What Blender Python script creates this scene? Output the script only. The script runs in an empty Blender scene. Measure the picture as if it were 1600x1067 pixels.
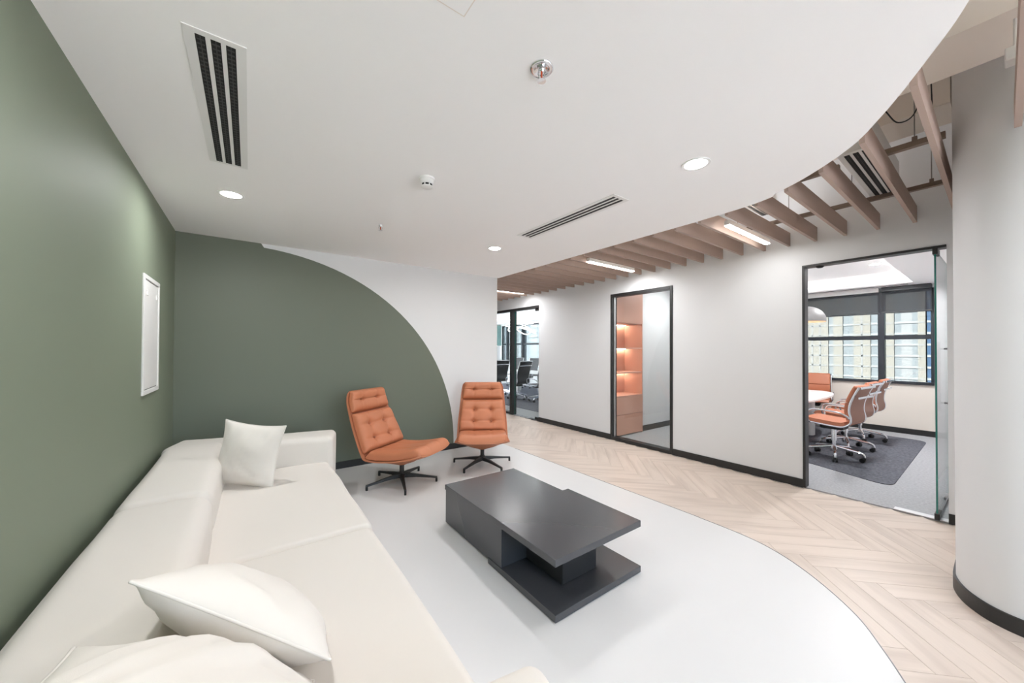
import bpy, bmesh, math, random
from mathutils import Vector, Matrix, noise

random.seed(7)
scene = bpy.context.scene
COL = scene.collection
R = math.radians

# ------------------------------------------------------------------ camera
cam_data = bpy.data.cameras.new("camera")
cam = bpy.data.objects.new("camera", cam_data)
COL.objects.link(cam)
YAW, PITCH, ROLL = R(36.2023), R(0.59789), R(0.23095)
fw = Vector((math.sin(YAW) * math.cos(PITCH), math.cos(YAW) * math.cos(PITCH), math.sin(PITCH)))
rt = Vector((math.cos(YAW), -math.sin(YAW), 0))
up = rt.cross(fw)
r2 = rt * math.cos(ROLL) + up * math.sin(ROLL)
u2 = up * math.cos(ROLL) - rt * math.sin(ROLL)
cm = Matrix.Identity(4)
for i in range(3):
    cm[i][0], cm[i][1], cm[i][2] = r2[i], u2[i], -fw[i]
cm[2][3] = 1.5
cam.matrix_world = cm
cam_data.sensor_fit = 'HORIZONTAL'
cam_data.sensor_width = 36.0
cam_data.lens = 560.564 * 36.0 / 1600.0
cam_data.shift_y = 7.4 / 1600.0
cam_data.clip_start = 0.05
cam_data.clip_end = 600
scene.camera = cam

# ------------------------------------------------------------------ world, sun, exposure
scene.view_settings.view_transform = 'Standard'
scene.view_settings.look = 'None'
scene.view_settings.exposure = 1.54
scene.view_settings.gamma = 1.0
scene.view_settings.use_curve_mapping = False
scene.cycles.max_bounces = 14
scene.cycles.diffuse_bounces = 8
scene.cycles.transparent_max_bounces = 16
scene.cycles.sample_clamp_indirect = 6.0

world = bpy.data.worlds.new("sky")
scene.world = world
world.use_nodes = True
wn = world.node_tree
wn.nodes.clear()
w_out = wn.nodes.new("ShaderNodeOutputWorld")
w_bg = wn.nodes.new("ShaderNodeBackground")
w_sky = wn.nodes.new("ShaderNodeTexSky")
w_sky.sky_type = 'NISHITA'
w_sky.sun_disc = False
w_sky.sun_elevation = R(48)
w_sky.sun_rotation = R(265)
w_bg.inputs['Strength'].default_value = 0.40
wn.links.new(w_sky.outputs[0], w_bg.inputs[0])
wn.links.new(w_bg.outputs[0], w_out.inputs[0])

sun_d = bpy.data.lights.new("sun", 'SUN')
sun_d.energy = 33.0
sun_d.angle = R(1.0)
sun_d.color = (1.0, 0.985, 0.97)
sun = bpy.data.objects.new("sun", sun_d)
COL.objects.link(sun)
sun.rotation_euler = Vector((0.70, -0.22, -0.68)).to_track_quat('-Z', 'Y').to_euler()
sun.location = (0, 0, 40)

DOWN_W = 4.5       # power of one ceiling downlight
LINE_W = 3.2       # power of one linear light
UP_W = 3.5          # power of the fill lamp added above each linear light
ROOM_W = 17.0       # power of one downlight in the rooms beyond the glass
COVE = 2.4          # strength of the tray strips
WARM = (0.985, 0.985, 1.0)
WHITE = (0.97, 0.98, 1.0)


def area_light(name, loc, size, power, color=WHITE, shape='DISK', size_y=None, rotz=0.0, spread=170):
    d = bpy.data.lights.new(name, 'AREA')
    d.shape = shape
    d.size = size
    if size_y:
        d.size_y = size_y
    d.energy = power
    d.color = color
    d.spread = R(spread)
    o = bpy.data.objects.new(name, d)
    o.location = loc
    o.rotation_euler = (0, 0, rotz)
    COL.objects.link(o)
    return o


# ------------------------------------------------------------------ materials
def nt(name):
    m = bpy.data.materials.new(name)
    m.use_nodes = True
    n = m.node_tree
    return m, n, n.nodes['Principled BSDF']


def mat(name, col, rough=0.6, metal=0.0, spec=0.5, bump=0.0, bscale=200.0, var=0.0, vscale=3.0, coat=0.0, sheen=0.0, vstretch=None):
    m, n, b = nt(name)
    b.inputs['Base Color'].default_value = (*col, 1)
    b.inputs['Roughness'].default_value = rough
    b.inputs['Metallic'].default_value = metal
    b.inputs['Specular IOR Level'].default_value = spec
    if coat:
        b.inputs['Coat Weight'].default_value = coat
        b.inputs['Coat Roughness'].default_value = 0.12
    if sheen:
        b.inputs['Sheen Weight'].default_value = sheen
    tc = n.nodes.new("ShaderNodeTexCoord")
    if var:
        mp = n.nodes.new("ShaderNodeMapping")
        if vstretch:
            mp.inputs['Scale'].default_value = vstretch
        n.links.new(tc.outputs['Object'], mp.inputs[0])
        nz = n.nodes.new("ShaderNodeTexNoise")
        nz.inputs['Scale'].default_value = vscale
        nz.inputs['Detail'].default_value = 4
        n.links.new(mp.outputs[0], nz.inputs['Vector'])
        mx = n.nodes.new("ShaderNodeMixRGB")
        mx.inputs[1].default_value = (*[c * (1 - var) for c in col], 1)
        mx.inputs[2].default_value = (*[min(1, c * (1 + var)) for c in col], 1)
        n.links.new(nz.outputs[0], mx.inputs[0])
        n.links.new(mx.outputs[0], b.inputs['Base Color'])
    if bump:
        nb = n.nodes.new("ShaderNodeTexNoise")
        nb.inputs['Scale'].default_value = bscale
        nb.inputs['Detail'].default_value = 3
        n.links.new(tc.outputs['Object'], nb.inputs['Vector'])
        bp = n.nodes.new("ShaderNodeBump")
        bp.inputs['Strength'].default_value = bump
        bp.inputs['Distance'].default_value = 0.003
        n.links.new(nb.outputs[0], bp.inputs['Height'])
        n.links.new(bp.outputs[0], b.inputs['Normal'])
    return m


def emit(name, col, s):
    m = bpy.data.materials.new(name)
    m.use_nodes = True
    n = m.node_tree
    n.nodes.clear()
    o = n.nodes.new("ShaderNodeOutputMaterial")
    e = n.nodes.new("ShaderNodeEmission")
    e.inputs[0].default_value = (*col, 1)
    e.inputs[1].default_value = s
    n.links.new(e.outputs[0], o.inputs[0])
    return m


def glass(name, tint=(0.96, 0.985, 0.975), refl=1.0):
    m = bpy.data.materials.new(name)
    m.use_nodes = True
    n = m.node_tree
    n.nodes.clear()
    o = n.nodes.new("ShaderNodeOutputMaterial")
    t = n.nodes.new("ShaderNodeBsdfTransparent")
    t.inputs[0].default_value = (*tint, 1)
    g = n.nodes.new("ShaderNodeBsdfGlossy")
    g.inputs['Roughness'].default_value = 0.0
    fr = n.nodes.new("ShaderNodeFresnel")
    geo = n.nodes.new("ShaderNodeNewGeometry")
    io = n.nodes.new("ShaderNodeMath")          # the same index on both faces of the thin pane
    io.operation = 'MULTIPLY_ADD'
    io.inputs[1].default_value = 1 / 1.45 - 1.45
    io.inputs[2].default_value = 1.45
    n.links.new(geo.outputs['Backfacing'], io.inputs[0])
    n.links.new(io.outputs[0], fr.inputs[0])
    ml = n.nodes.new("ShaderNodeMath")
    ml.operation = 'MULTIPLY'
    ml.inputs[1].default_value = refl
    n.links.new(fr.outputs[0], ml.inputs[0])
    mx = n.nodes.new("ShaderNodeMixShader")
    n.links.new(ml.outputs[0], mx.inputs[0])
    n.links.new(t.outputs[0], mx.inputs[1])
    n.links.new(g.outputs[0], mx.inputs[2])
    n.links.new(mx.outputs[0], o.inputs[0])
    return m


def screen_fabric(name, col, open_):
    m = bpy.data.materials.new(name)
    m.use_nodes = True
    n = m.node_tree
    n.nodes.clear()
    o = n.nodes.new("ShaderNodeOutputMaterial")
    t = n.nodes.new("ShaderNodeBsdfTransparent")
    d = n.nodes.new("ShaderNodeBsdfDiffuse")
    d.inputs[0].default_value = (*col, 1)
    mx = n.nodes.new("ShaderNodeMixShader")
    mx.inputs[0].default_value = 1 - open_
    n.links.new(t.outputs[0], mx.inputs[1])
    n.links.new(d.outputs[0], mx.inputs[2])
    n.links.new(mx.outputs[0], o.inputs[0])
    return m


def plank_mat():
    m, n, b = nt("oak_plank")
    tc = n.nodes.new("ShaderNodeTexCoord")
    oi = n.nodes.new("ShaderNodeObjectInfo")
    mul = n.nodes.new("ShaderNodeMath"); mul.operation = 'MULTIPLY'; mul.inputs[1].default_value = 37.0
    n.links.new(oi.outputs['Random'], mul.inputs[0])
    add = n.nodes.new("ShaderNodeVectorMath"); add.operation = 'ADD'
    n.links.new(tc.outputs['Object'], add.inputs[0])
    n.links.new(mul.outputs[0], add.inputs[1])
    mp = n.nodes.new("ShaderNodeMapping"); mp.inputs['Scale'].default_value = (1.6, 13.0, 1)
    n.links.new(add.outputs[0], mp.inputs[0])
    nz = n.nodes.new("ShaderNodeTexNoise"); nz.inputs['Scale'].default_value = 1.0; nz.inputs['Detail'].default_value = 5; nz.inputs['Roughness'].default_value = 0.40
    n.links.new(mp.outputs[0], nz.inputs['Vector'])
    rp = n.nodes.new("ShaderNodeValToRGB")
    e = rp.color_ramp.elements
    e[0].position, e[0].color = 0.30, (0.505, 0.42, 0.36, 1)
    e[1].position, e[1].color = 0.56, (0.61, 0.52, 0.45, 1)
    n.links.new(nz.outputs[0], rp.inputs[0])
    mp2 = n.nodes.new("ShaderNodeMapping"); mp2.inputs['Scale'].default_value = (6, 130, 1)
    n.links.new(add.outputs[0], mp2.inputs[0])
    n2 = n.nodes.new("ShaderNodeTexNoise"); n2.inputs['Scale'].default_value = 1.0; n2.inputs['Detail'].default_value = 3
    n.links.new(mp2.outputs[0], n2.inputs['Vector'])
    mr = n.nodes.new("ShaderNodeMapRange")
    mr.inputs['To Min'].default_value = 0.94; mr.inputs['To Max'].default_value = 1.05
    n.links.new(n2.outputs[0], mr.inputs[0])
    mr2 = n.nodes.new("ShaderNodeMapRange")
    mr2.inputs['To Min'].default_value = 0.97; mr2.inputs['To Max'].default_value = 1.03
    n.links.new(oi.outputs['Random'], mr2.inputs[0])
    mm = n.nodes.new("ShaderNodeMath"); mm.operation = 'MULTIPLY'
    n.links.new(mr.outputs[0], mm.inputs[0]); n.links.new(mr2.outputs[0], mm.inputs[1])
    vm = n.nodes.new("ShaderNodeVectorMath"); vm.operation = 'SCALE'
    n.links.new(rp.outputs[0], vm.inputs[0]); n.links.new(mm.outputs[0], vm.inputs['Scale'])
    n.links.new(vm.outputs[0], b.inputs['Base Color'])
    b.inputs['Roughness'].default_value = 0.42
    b.inputs['Specular IOR Level'].default_value = 0.35
    return m


M = {
    'white_paint': mat("white_paint", (0.715, 0.722, 0.735), 0.55, bump=0.05, bscale=400),
    'ceiling_paint': mat("ceiling_paint", (0.93, 0.92, 0.915), 0.8),
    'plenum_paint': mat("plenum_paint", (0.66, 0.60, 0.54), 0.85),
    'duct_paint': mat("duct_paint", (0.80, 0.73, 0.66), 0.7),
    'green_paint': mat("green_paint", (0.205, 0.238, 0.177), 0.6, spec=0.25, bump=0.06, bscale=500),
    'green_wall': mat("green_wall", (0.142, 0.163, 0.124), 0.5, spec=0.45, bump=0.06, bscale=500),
    'vinyl': mat("vinyl", (0.635, 0.632, 0.627), 0.38, spec=0.35, var=0.02, vscale=2.0),
    'plank': plank_mat(),
    'grout': mat("grout", (0.50, 0.43, 0.37), 0.8),
    'black': mat("black_metal", (0.022, 0.022, 0.022), 0.42, spec=0.5),
    'black_soft': mat("black_plastic", (0.012, 0.012, 0.013), 0.55),
    'grey_metal': mat("grey_metal", (0.20, 0.20, 0.21), 0.4, metal=0.6),
    'chrome': mat("chrome", (0.80, 0.80, 0.82), 0.14, metal=1.0),
    'alu': mat("aluminium", (0.72, 0.72, 0.73), 0.35, metal=1.0),
    'white_metal': mat("white_metal", (0.80, 0.795, 0.78), 0.4),
    'white_plastic': mat("white_plastic", (0.80, 0.79, 0.77), 0.35),
    'grille_paint': mat("grille_paint", (0.26, 0.215, 0.18), 0.7),
    'slat': mat("slat_beige", (0.40, 0.30, 0.25), 0.6, var=0.06, vscale=2.5, vstretch=(0.6, 1, 14)),
    'channel': mat("channel_brown", (0.20, 0.145, 0.11), 0.5),
    'wire': mat("wire_steel", (0.30, 0.29, 0.27), 0.4, metal=0.8),
    'sofa': mat("sofa_fabric", (0.71, 0.67, 0.62), 0.9, spec=0.2, bump=0.25, bscale=900, sheen=0.15, var=0.012, vscale=4),
    'pillow': mat("pillow_fabric", (0.73, 0.692, 0.64), 0.85, spec=0.25, bump=0.2, bscale=900, sheen=0.15),
    'leather': mat("tan_leather", (0.505, 0.183, 0.090), 0.46, spec=0.4, bump=0.12, bscale=350, var=0.05, vscale=6),
    'shell': mat("tan_shell", (0.47, 0.175, 0.088), 0.5, spec=0.4, bump=0.1, bscale=350),
    'button': mat("tan_button", (0.36, 0.13, 0.065), 0.5),
    'table': mat("charcoal_lacquer", (0.050, 0.052, 0.058), 0.24, spec=0.75, var=0.03, vscale=8),
    'table_in': mat("charcoal_inner", (0.022, 0.023, 0.025), 0.3, spec=0.5),
    'carpet': mat("grey_carpet", (0.40, 0.405, 0.42), 0.95, spec=0.1, bump=0.6, bscale=200, var=0.30, vscale=45),
    'rug': mat("dark_carpet", (0.13, 0.135, 0.155), 0.95, spec=0.1, bump=0.6, bscale=200, var=0.75, vscale=38),
    'dado': mat("cream_dado", (0.80, 0.745, 0.67), 0.5),
    'glass': glass("clear_glass"),
    'glass_win': glass("window_glass", (0.345, 0.36, 0.36), 0.8),
    'glass_edge': mat("green_glass_edge", (0.02, 0.17, 0.135), 0.15, spec=0.6),
    'mullion': mat("dark_mullion", (0.025, 0.030, 0.038), 0.35),
    'blind': screen_fabric("blind_fabric", (0.085, 0.09, 0.10), 0.30),
    'blind_bar': mat("blind_bar", (0.06, 0.065, 0.07), 0.4),
    'terracotta': mat("terracotta_board", (0.57, 0.31, 0.235), 0.4, spec=0.4),
    'white_top': mat("white_tabletop", (0.86, 0.86, 0.85), 0.25),
    'orange_leather': mat("orange_leather", (0.50, 0.175, 0.09), 0.42, bump=0.1, bscale=300),
    'brown_mesh': mat("brown_back", (0.30, 0.145, 0.10), 0.55),
    'black_leather': mat("black_ribbed", (0.03, 0.031, 0.033), 0.5),
    'caster': mat("caster_black", (0.012, 0.012, 0.012), 0.45),
    'lamp_grey': mat("lamp_grey", (0.17, 0.165, 0.165), 0.5),
    'lamp_in': mat("lamp_inside", (0.80, 0.60, 0.44), 0.5),
    'slot_dark': mat("slot_dark", (0.008, 0.008, 0.008), 0.6),
    'slot_bar': mat("slot_bar", (0.045, 0.045, 0.045), 0.5),
    'red_bulb': mat("red_bulb", (0.5, 0.06, 0.01), 0.2),
    'tower_beige': mat("tower_beige", (0.230, 0.212, 0.180), 0.8),
    'tower_glass': mat("tower_glass", (0.185, 0.20, 0.205), 0.35),
    'tower_mid': mat("tower_mid", (0.24, 0.24, 0.235), 0.5),
    'tower_line': mat("tower_line", (0.27, 0.275, 0.27), 0.6),
    'tower_blue': mat("tower_blue", (0.045, 0.085, 0.150), 0.35),
    'tower_pale': mat("tower_pale", (0.275, 0.310, 0.350), 0.5),
    'tower_white': mat("tower_white", (0.360, 0.370, 0.390), 0.6),
    'ground': mat("street_ground", (0.50, 0.51, 0.53), 0.9, var=0.25, vscale=0.05),
    'teal': mat("teal_board", (0.19, 0.33, 0.32), 0.35),
    'lens': emit("lamp_lens", (1.0, 0.98, 0.95), 14),
    'shelf_led': emit("shelf_led", (1.0, 0.86, 0.70), 18),
    'cove': emit("cove_led", (1.0, 0.985, 0.97), COVE),
    'ring_led': emit("ring_led", (1.0, 0.98, 0.94), 3.0),
    'lit_niche': mat("niche_white", (0.85, 0.85, 0.83), 0.5),
}


# ------------------------------------------------------------------ mesh helpers
def link_mesh(name, bm, mats, parent=None, smooth=False, recalc=True):
    if recalc:
        bmesh.ops.recalc_face_normals(bm, faces=bm.faces[:])
    me = bpy.data.meshes.new(name)
    bm.to_mesh(me)
    bm.free()
    if not isinstance(mats, (list, tuple)):
        mats = [mats]
    for m in mats:
        me.materials.append(M[m] if isinstance(m, str) else m)
    if smooth:
        for p in me.polygons:
            p.use_smooth = True
        if smooth == 'auto':
            me.set_sharp_from_angle(angle=R(35))
    o = bpy.data.objects.new(name, me)
    COL.objects.link(o)
    if parent:
        o.parent = parent
    return o


def BM():
    return bmesh.new()


def box(bm, x0, x1, y0, y1, z0, z1, bev=0.0, mi=0, seg=1):
    vs = [bm.verts.new((x, y, z)) for x in (x0, x1) for y in (y0, y1) for z in (z0, z1)]
    idx = [(0, 1, 3, 2), (4, 6, 7, 5), (0, 4, 5, 1), (2, 3, 7, 6), (0, 2, 6, 4), (1, 5, 7, 3)]
    fs = [bm.faces.new([vs[i] for i in f]) for f in idx]
    for f in fs:
        f.material_index = mi
    if bev:
        es = set(e for f in fs for e in f.edges)
        r = bmesh.ops.bevel(bm, geom=list(es), offset=bev, segments=seg, profile=0.5, affect='EDGES')
        for f in r['faces']:
            f.material_index = mi
    return bm


def bx(name, x0, x1, y0, y1, z0, z1, m, parent=None, bev=0.0, seg=1):
    b = BM()
    box(b, x0, x1, y0, y1, z0, z1, bev, 0, seg)
    return link_mesh(name, b, m, parent)


def prism(bm, pts, z0, z1, mi=0):
    lo = [bm.verts.new((x, y, z0)) for x, y in pts]
    hi = [bm.verts.new((x, y, z1)) for x, y in pts]
    f = [bm.faces.new(lo[::-1]), bm.faces.new(hi)]
    n = len(pts)
    for i in range(n):
        f.append(bm.faces.new((lo[i], lo[(i + 1) % n], hi[(i + 1) % n], hi[i])))
    for q in f:
        q.material_index = mi
    return bm


def tube(bm, pts, r, n=8, closed=False, caps=True, mi=0):
    pts = [Vector(p) for p in pts]
    N = len(pts)
    rad = r if isinstance(r, (list, tuple)) else [r] * N
    tang = []
    for i in range(N):
        a = pts[(i - 1) % N] if (closed or i > 0) else pts[i]
        b = pts[(i + 1) % N] if (closed or i < N - 1) else pts[i]
        tang.append((b - a).normalized())
    ref = Vector((0, 0, 1)) if abs(tang[0].z) < 0.9 else Vector((1, 0, 0))
    nrm = tang[0].cross(ref).normalized()
    rings = []
    for i in range(N):
        t = tang[i]
        nrm = (nrm - t * nrm.dot(t))
        if nrm.length < 1e-6:
            nrm = t.orthogonal()
        nrm.normalize()
        bi = t.cross(nrm)
        rings.append([bm.verts.new(pts[i] + (nrm * math.cos(2 * math.pi * k / n) + bi * math.sin(2 * math.pi * k / n)) * rad[i]) for k in range(n)])
    for i in range(N if closed else N - 1):
        a, b = rings[i], rings[(i + 1) % N]
        for k in range(n):
            f = bm.faces.new((a[k], a[(k + 1) % n], b[(k + 1) % n], b[k]))
            f.material_index = mi
    if caps and not closed:
        bm.faces.new(rings[0][::-1]).material_index = mi
        bm.faces.new(rings[-1]).material_index = mi
    return bm


def lathe(bm, prof, cx=0, cy=0, n=24, mi=0):
    rings = []
    for r, z in prof:
        if r < 1e-5:
            rings.append([bm.verts.new((cx, cy, z))])
        else:
            rings.append([bm.verts.new((cx + r * math.cos(2 * math.pi * k / n), cy + r * math.sin(2 * math.pi * k / n), z)) for k in range(n)])
    for a, b in zip(rings[:-1], rings[1:]):
        for k in range(n):
            k2 = (k + 1) % n
            if len(a) == 1 and len(b) == 1:
                continue
            if len(a) == 1:
                f = bm.faces.new((a[0], b[k], b[k2]))
            elif len(b) == 1:
                f = bm.faces.new((a[k], b[0], a[k2]))
            else:
                f = bm.faces.new((a[k], a[k2], b[k2], b[k]))
            f.material_index = mi
    return bm


def spline(pts, per=8, closed=False):
    P = [Vector(p) for p in pts]
    n = len(P)
    out = []
    rng = range(n if closed else n - 1)
    for i in rng:
        p0 = P[(i - 1) % n] if (closed or i > 0) else P[i] * 2 - P[i + 1]
        p1 = P[i]
        p2 = P[(i + 1) % n]
        p3 = P[(i + 2) % n] if (closed or i < n - 2) else P[i + 1] * 2 - P[i]
        for k in range(per):
            t = k / per
            out.append(0.5 * ((2 * p1) + (p2 - p0) * t + (2 * p0 - 5 * p1 + 4 * p2 - p3) * t * t + (3 * p1 - p0 - 3 * p2 + p3) * t ** 3))
    if not closed:
        out.append(P[-1])
    return out


def softbox(bm, sx, sy, sz, r, nx=10, ny=10, nz=5, puff=0.0, wob=0.0, seed=0.0):
    """a box of upholstery centred on the origin: rounded edges, slightly puffed faces"""
    H = (sx / 2, sy / 2, sz / 2)

    def coords(h, n):
        rr = min(r, h * 0.95)
        e = [0, 0.22, 0.5, 0.78]
        a = [-h + rr * t for t in e]
        m = [-h + rr + (2 * (h - rr)) * k / n for k in range(n + 1)]
        return a + m + [h - rr * t for t in reversed(e)]
    C = (coords(H[0], nx), coords(H[1], ny), coords(H[2], nz))
    rr = [min(r, h * 0.95) for h in H]
    cache = {}

    def vert(p):
        key = tuple(round(c, 6) for c in p)
        if key in cache:
            return cache[key]
        q = [max(-(H[i] - rr[i]), min(H[i] - rr[i], p[i])) for i in range(3)]
        d = Vector([p[i] - q[i] for i in range(3)])
        if d.length > 1e-9:
            d.normalize()
            v = Vector(q) + Vector([d[i] * rr[i] for i in range(3)])
        else:
            v = Vector(p)
        if puff:
            for i in range(3):
                if abs(abs(p[i]) - H[i]) < 1e-6:
                    j, k = (i + 1) % 3, (i + 2) % 3
                    w = (1 - (p[j] / H[j]) ** 2) ** 0.7 * (1 - (p[k] / H[k]) ** 2) ** 0.7
                    v[i] += math.copysign(puff, p[i]) * w
        if wob:
            s = Vector((v.x * 2.6 + seed, v.y * 2.6, v.z * 2.6))
            v += Vector((noise.noise(s), noise.noise(s + Vector((9, 0, 0))), noise.noise(s + Vector((0, 9, 0))))) * wob
        b = bm.verts.new(v)
        cache[key] = b
        return b
    for i in range(3):
        j, k = (i + 1) % 3, (i + 2) % 3
        for s in (-1, 1):
            for a in range(len(C[j]) - 1):
                for c in range(len(C[k]) - 1):
                    q = []
                    for (da, dc) in ((0, 0), (1, 0), (1, 1), (0, 1)):
                        p = [0, 0, 0]
                        p[i] = s * H[i]
                        p[j] = C[j][a + da]
                        p[k] = C[k][c + dc]
                        q.append(vert(p))
                    if s < 0:
                        q.reverse()
                    try:
                        bm.faces.new(q)
                    except ValueError:
                        pass
    return bm


def tag(o, label=None, cat=None, group=None, kind=None):
    if label:
        o['label'] = label
    if cat:
        o['category'] = cat
    if group:
        o['group'] = group
    if kind:
        o['kind'] = kind
    return o


def empty(name, loc=(0, 0, 0), rz=0.0):
    o = bpy.data.objects.new(name, None)
    o.empty_display_size = 0.1
    o.location = loc
    o.rotation_euler = (0, 0, rz)
    COL.objects.link(o)
    return o


def copy_tree(o, parent=None):
    c = o.copy()
    COL.objects.link(c)
    c.parent = parent
    for ch in o.children:
        copy_tree(ch, c)
    return c


def struct(o, label=None):
    o['kind'] = 'structure'
    if label:
        o['label'] = label
    return o


# ------------------------------------------------------------------ room shell
LX, RX, BY, CZ = -0.615, 4.95, 4.93, 2.69      # left wall, corridor wall, back wall, island ceiling
TOPZ = 3.60                                      # structural slab above

# the wooden floor: a screed with herringbone planks
floor = bx("floor", -0.8, RX + 0.02, -5.0, 11.0, -0.20, -0.014, 'grout')
struct(floor, "pale oak herringbone floor of the corridor")

edge_pts = [(3.285, BY), (3.285, 1.95), (3.28, 1.62), (3.255, 1.22), (3.172, 0.961), (3.015, 0.722), (2.80, 0.50), (2.59, 0.365), (2.40, 0.262),
            (2.20, 0.165), (2.00, 0.075), (1.70, -0.02), (1.30, -0.10), (0.80, -0.15), (0.20, -0.17), (LX, -0.17)]
edge = [(v.x, v.y) for v in spline([(x, y, 0) for x, y in edge_pts], 6)]


def inside_island(x, y):
    pts = edge + [(LX - 1, -0.17), (LX - 1, BY)]
    c = False
    n = len(pts)
    for i in range(n):
        x1, y1 = pts[i]
        x2, y2 = pts[(i + 1) % n]
        if (y1 > y) != (y2 > y) and x < (x2 - x1) * (y - y1) / (y2 - y1) + x1:
            c = not c
    return c


PW, PN = 0.142, 6
PL = PW * PN


def plank_mesh(x0, x1):
    b = BM()
    g = 0.0006
    box(b, x0 + g, x1 - g, -PW / 2 + g, PW / 2 - g, -0.014, -0.002, 0.0010)
    me = bpy.data.meshes.new("plank")
    bmesh.ops.recalc_face_normals(b, faces=b.faces[:])
    b.to_mesh(me)
    b.free()
    me.materials.append(M['plank'])
    return me


full_plank = plank_mesh(-PL / 2, PL / 2)
ax = Vector((math.cos(R(45)), math.sin(R(45))))
ay = Vector((-ax.y, ax.x))
ORG = Vector((3.9, 2.5))
cand = []
for j in range(-70, 90):
    for i in range(-70, 90):
        k = (i - j) % (2 * PN)
        if k == 0:
            c = ORG + ax * (i + PN / 2) * PW + ay * (j + 0.5) * PW
            ang = 45
        elif k == 2 * PN - 1:
            c = ORG + ax * (i + 0.5) * PW + ay * (j + PN / 2) * PW
            ang = 135
        else:
            continue
        d = ax if ang == 45 else ay
        e1, e2 = c - d * PL / 2, c + d * PL / 2
        if max(e1.x, e2.x) + PW < 1.2 or min(e1.x, e2.x) > RX + 0.1 or max(e1.y, e2.y) < -1.15 or min(e1.y, e2.y) > 8.6:
            continue
        if c.y > BY and max(e1.x, e2.x) < 3.1:
            continue
        pr_ = d.orthogonal() * PW / 2
        cor = [e1 + pr_, e1 - pr_, e2 + pr_, e2 - pr_, c]
        if all(inside_island(p.x - 0.02, p.y + 0.02) for p in cor):
            continue
        if all(p.x > 3.62 and p.y < 0.1 for p in cor):
            continue
        cand.append((c, ang, d))


def in_view(c):
    az = math.atan2(c.x, c.y) - YAW
    return -R(1.5) < az < R(58) and c.length > 0.6


cand.sort(key=lambda t: (not in_view(t[0]), t[0].length))
rest = BM()
n_pl = 0
for c, ang, d in cand:
    lim = RX + 0.01
    lo, hi = -PL / 2, PL / 2
    # planks that meet the corridor wall are cut short of it
    if max((c + d * hi).x, (c + d * lo).x) > lim - PW * 0.35:
        t = (lim - PW * 0.36 - c.x) / d.x
        if d.x > 0:
            hi = min(hi, t)
        else:
            lo = max(lo, t)
    if hi - lo < 0.05:
        continue
    if n_pl < 285:
        me = full_plank if (hi - lo) > PL - 1e-4 else plank_mesh(lo, hi)
        o = bpy.data.objects.new("plank", me)
        o.location = (c.x, c.y, 0)
        o.rotation_euler = (0, 0, R(ang))
        COL.objects.link(o)
        o.parent = floor
        n_pl += 1
    else:
        tmp = BM()
        g = 0.0006
        box(tmp, lo + g, hi - g, -PW / 2 + g, PW / 2 - g, -0.014, -0.002, 0.0010)
        bmesh.ops.transform(tmp, matrix=Matrix.Translation((c.x, c.y, 0)) @ Matrix.Rotation(R(ang), 4, 'Z'), verts=tmp.verts[:])
        tm = bpy.data.meshes.new("tmp")
        tmp.to_mesh(tm)
        tmp.free()
        rest.from_mesh(tm)
        bpy.data.meshes.remove(tm)
if len(rest.verts):
    o = link_mesh("planks", rest, 'plank', floor)
    o['kind'] = 'stuff'
else:
    rest.free()
# strip of planks ends is closed against the wall by the black baseboard

# white vinyl island
b = BM()
prism(b, edge + [(LX, BY)][:1], -0.010, 0.0)
struct(link_mesh("floor_vinyl", b, 'vinyl'), "smooth white floor of the lounge with a curved edge")
b = BM()
tube(b, [(x, y, -0.001) for x, y in edge if y < 4.92 and x > 1.0], 0.0035, 6)
struct(link_mesh("trim_1", b, 'grey_metal'), "thin grey trim along the curved floor edge")

# carpet of the rooms beyond the corridor wall
struct(bx("floor_carpet", RX + 0.02, 9.9, -0.3, 15.0, -0.20, 0.0, 'carpet'), "light grey carpet of the rooms behind the glass")

# ceiling island with the same curve
b = BM()
cedge = [(x + 0.04 if x > 3.2 else x, y) for x, y in edge]
prism(b, cedge + [(LX, BY)], CZ, CZ + 0.10)
struct(link_mesh("ceiling", b, 'ceiling_paint'), "white plasterboard ceiling island with a curved edge")
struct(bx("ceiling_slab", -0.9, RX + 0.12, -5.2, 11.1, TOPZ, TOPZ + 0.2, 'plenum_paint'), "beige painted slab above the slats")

# walls
struct(bx("wall_left", LX - 0.15, LX, -5.0, BY + 0.12, -0.2, TOPZ, 'green_paint'), "sage green painted wall")
b = BM()
# back wall front face split along the painted arc, behind it a slab
arc = []
for k in range(0, 33):
    a = R(90) * k / 32
    arc.append((2.515 * math.sin(a), 0.12 + 2.53 * math.cos(a)))
arc = [(0.03, CZ + 0.1)] + arc[1:] + [(2.515, -0.1)]
X0, X1, ZT = LX, 3.30, TOPZ
def bv(x, z, y=BY): return b.verts.new((x, y, z))
arcv = [bv(x, z) for x, z in arc]
gl = [bv(X0, -0.1), bv(X0, CZ + 0.1)]
wr = [bv(X1, -0.1), bv(X1, ZT), bv(0.03, ZT), bv(X0, ZT)]
b.faces.new([gl[0], gl[1], arcv[0]]).material_index = 0
for a0, a1 in zip(arcv[:-1], arcv[1:]):
    b.faces.new([gl[0], a0, a1]).material_index = 0
    b.faces.new([wr[1], a1, a0]).material_index = 1
b.faces.new([wr[1], wr[0], arcv[-1]]).material_index = 1
b.faces.new([wr[1], arcv[0], wr[2]]).material_index = 1
b.faces.new([gl[1], wr[3], wr[2], arcv[0]]).material_index = 1
box(b, X0 - 0.1, X1, BY + 0.004, BY + 0.13, -0.1, ZT, mi=1)
wb = link_mesh("wall_back", b, ['green_wall', 'white_paint'], recalc=True)
struct(wb, "back wall painted white with a sage green quarter circle")

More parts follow.
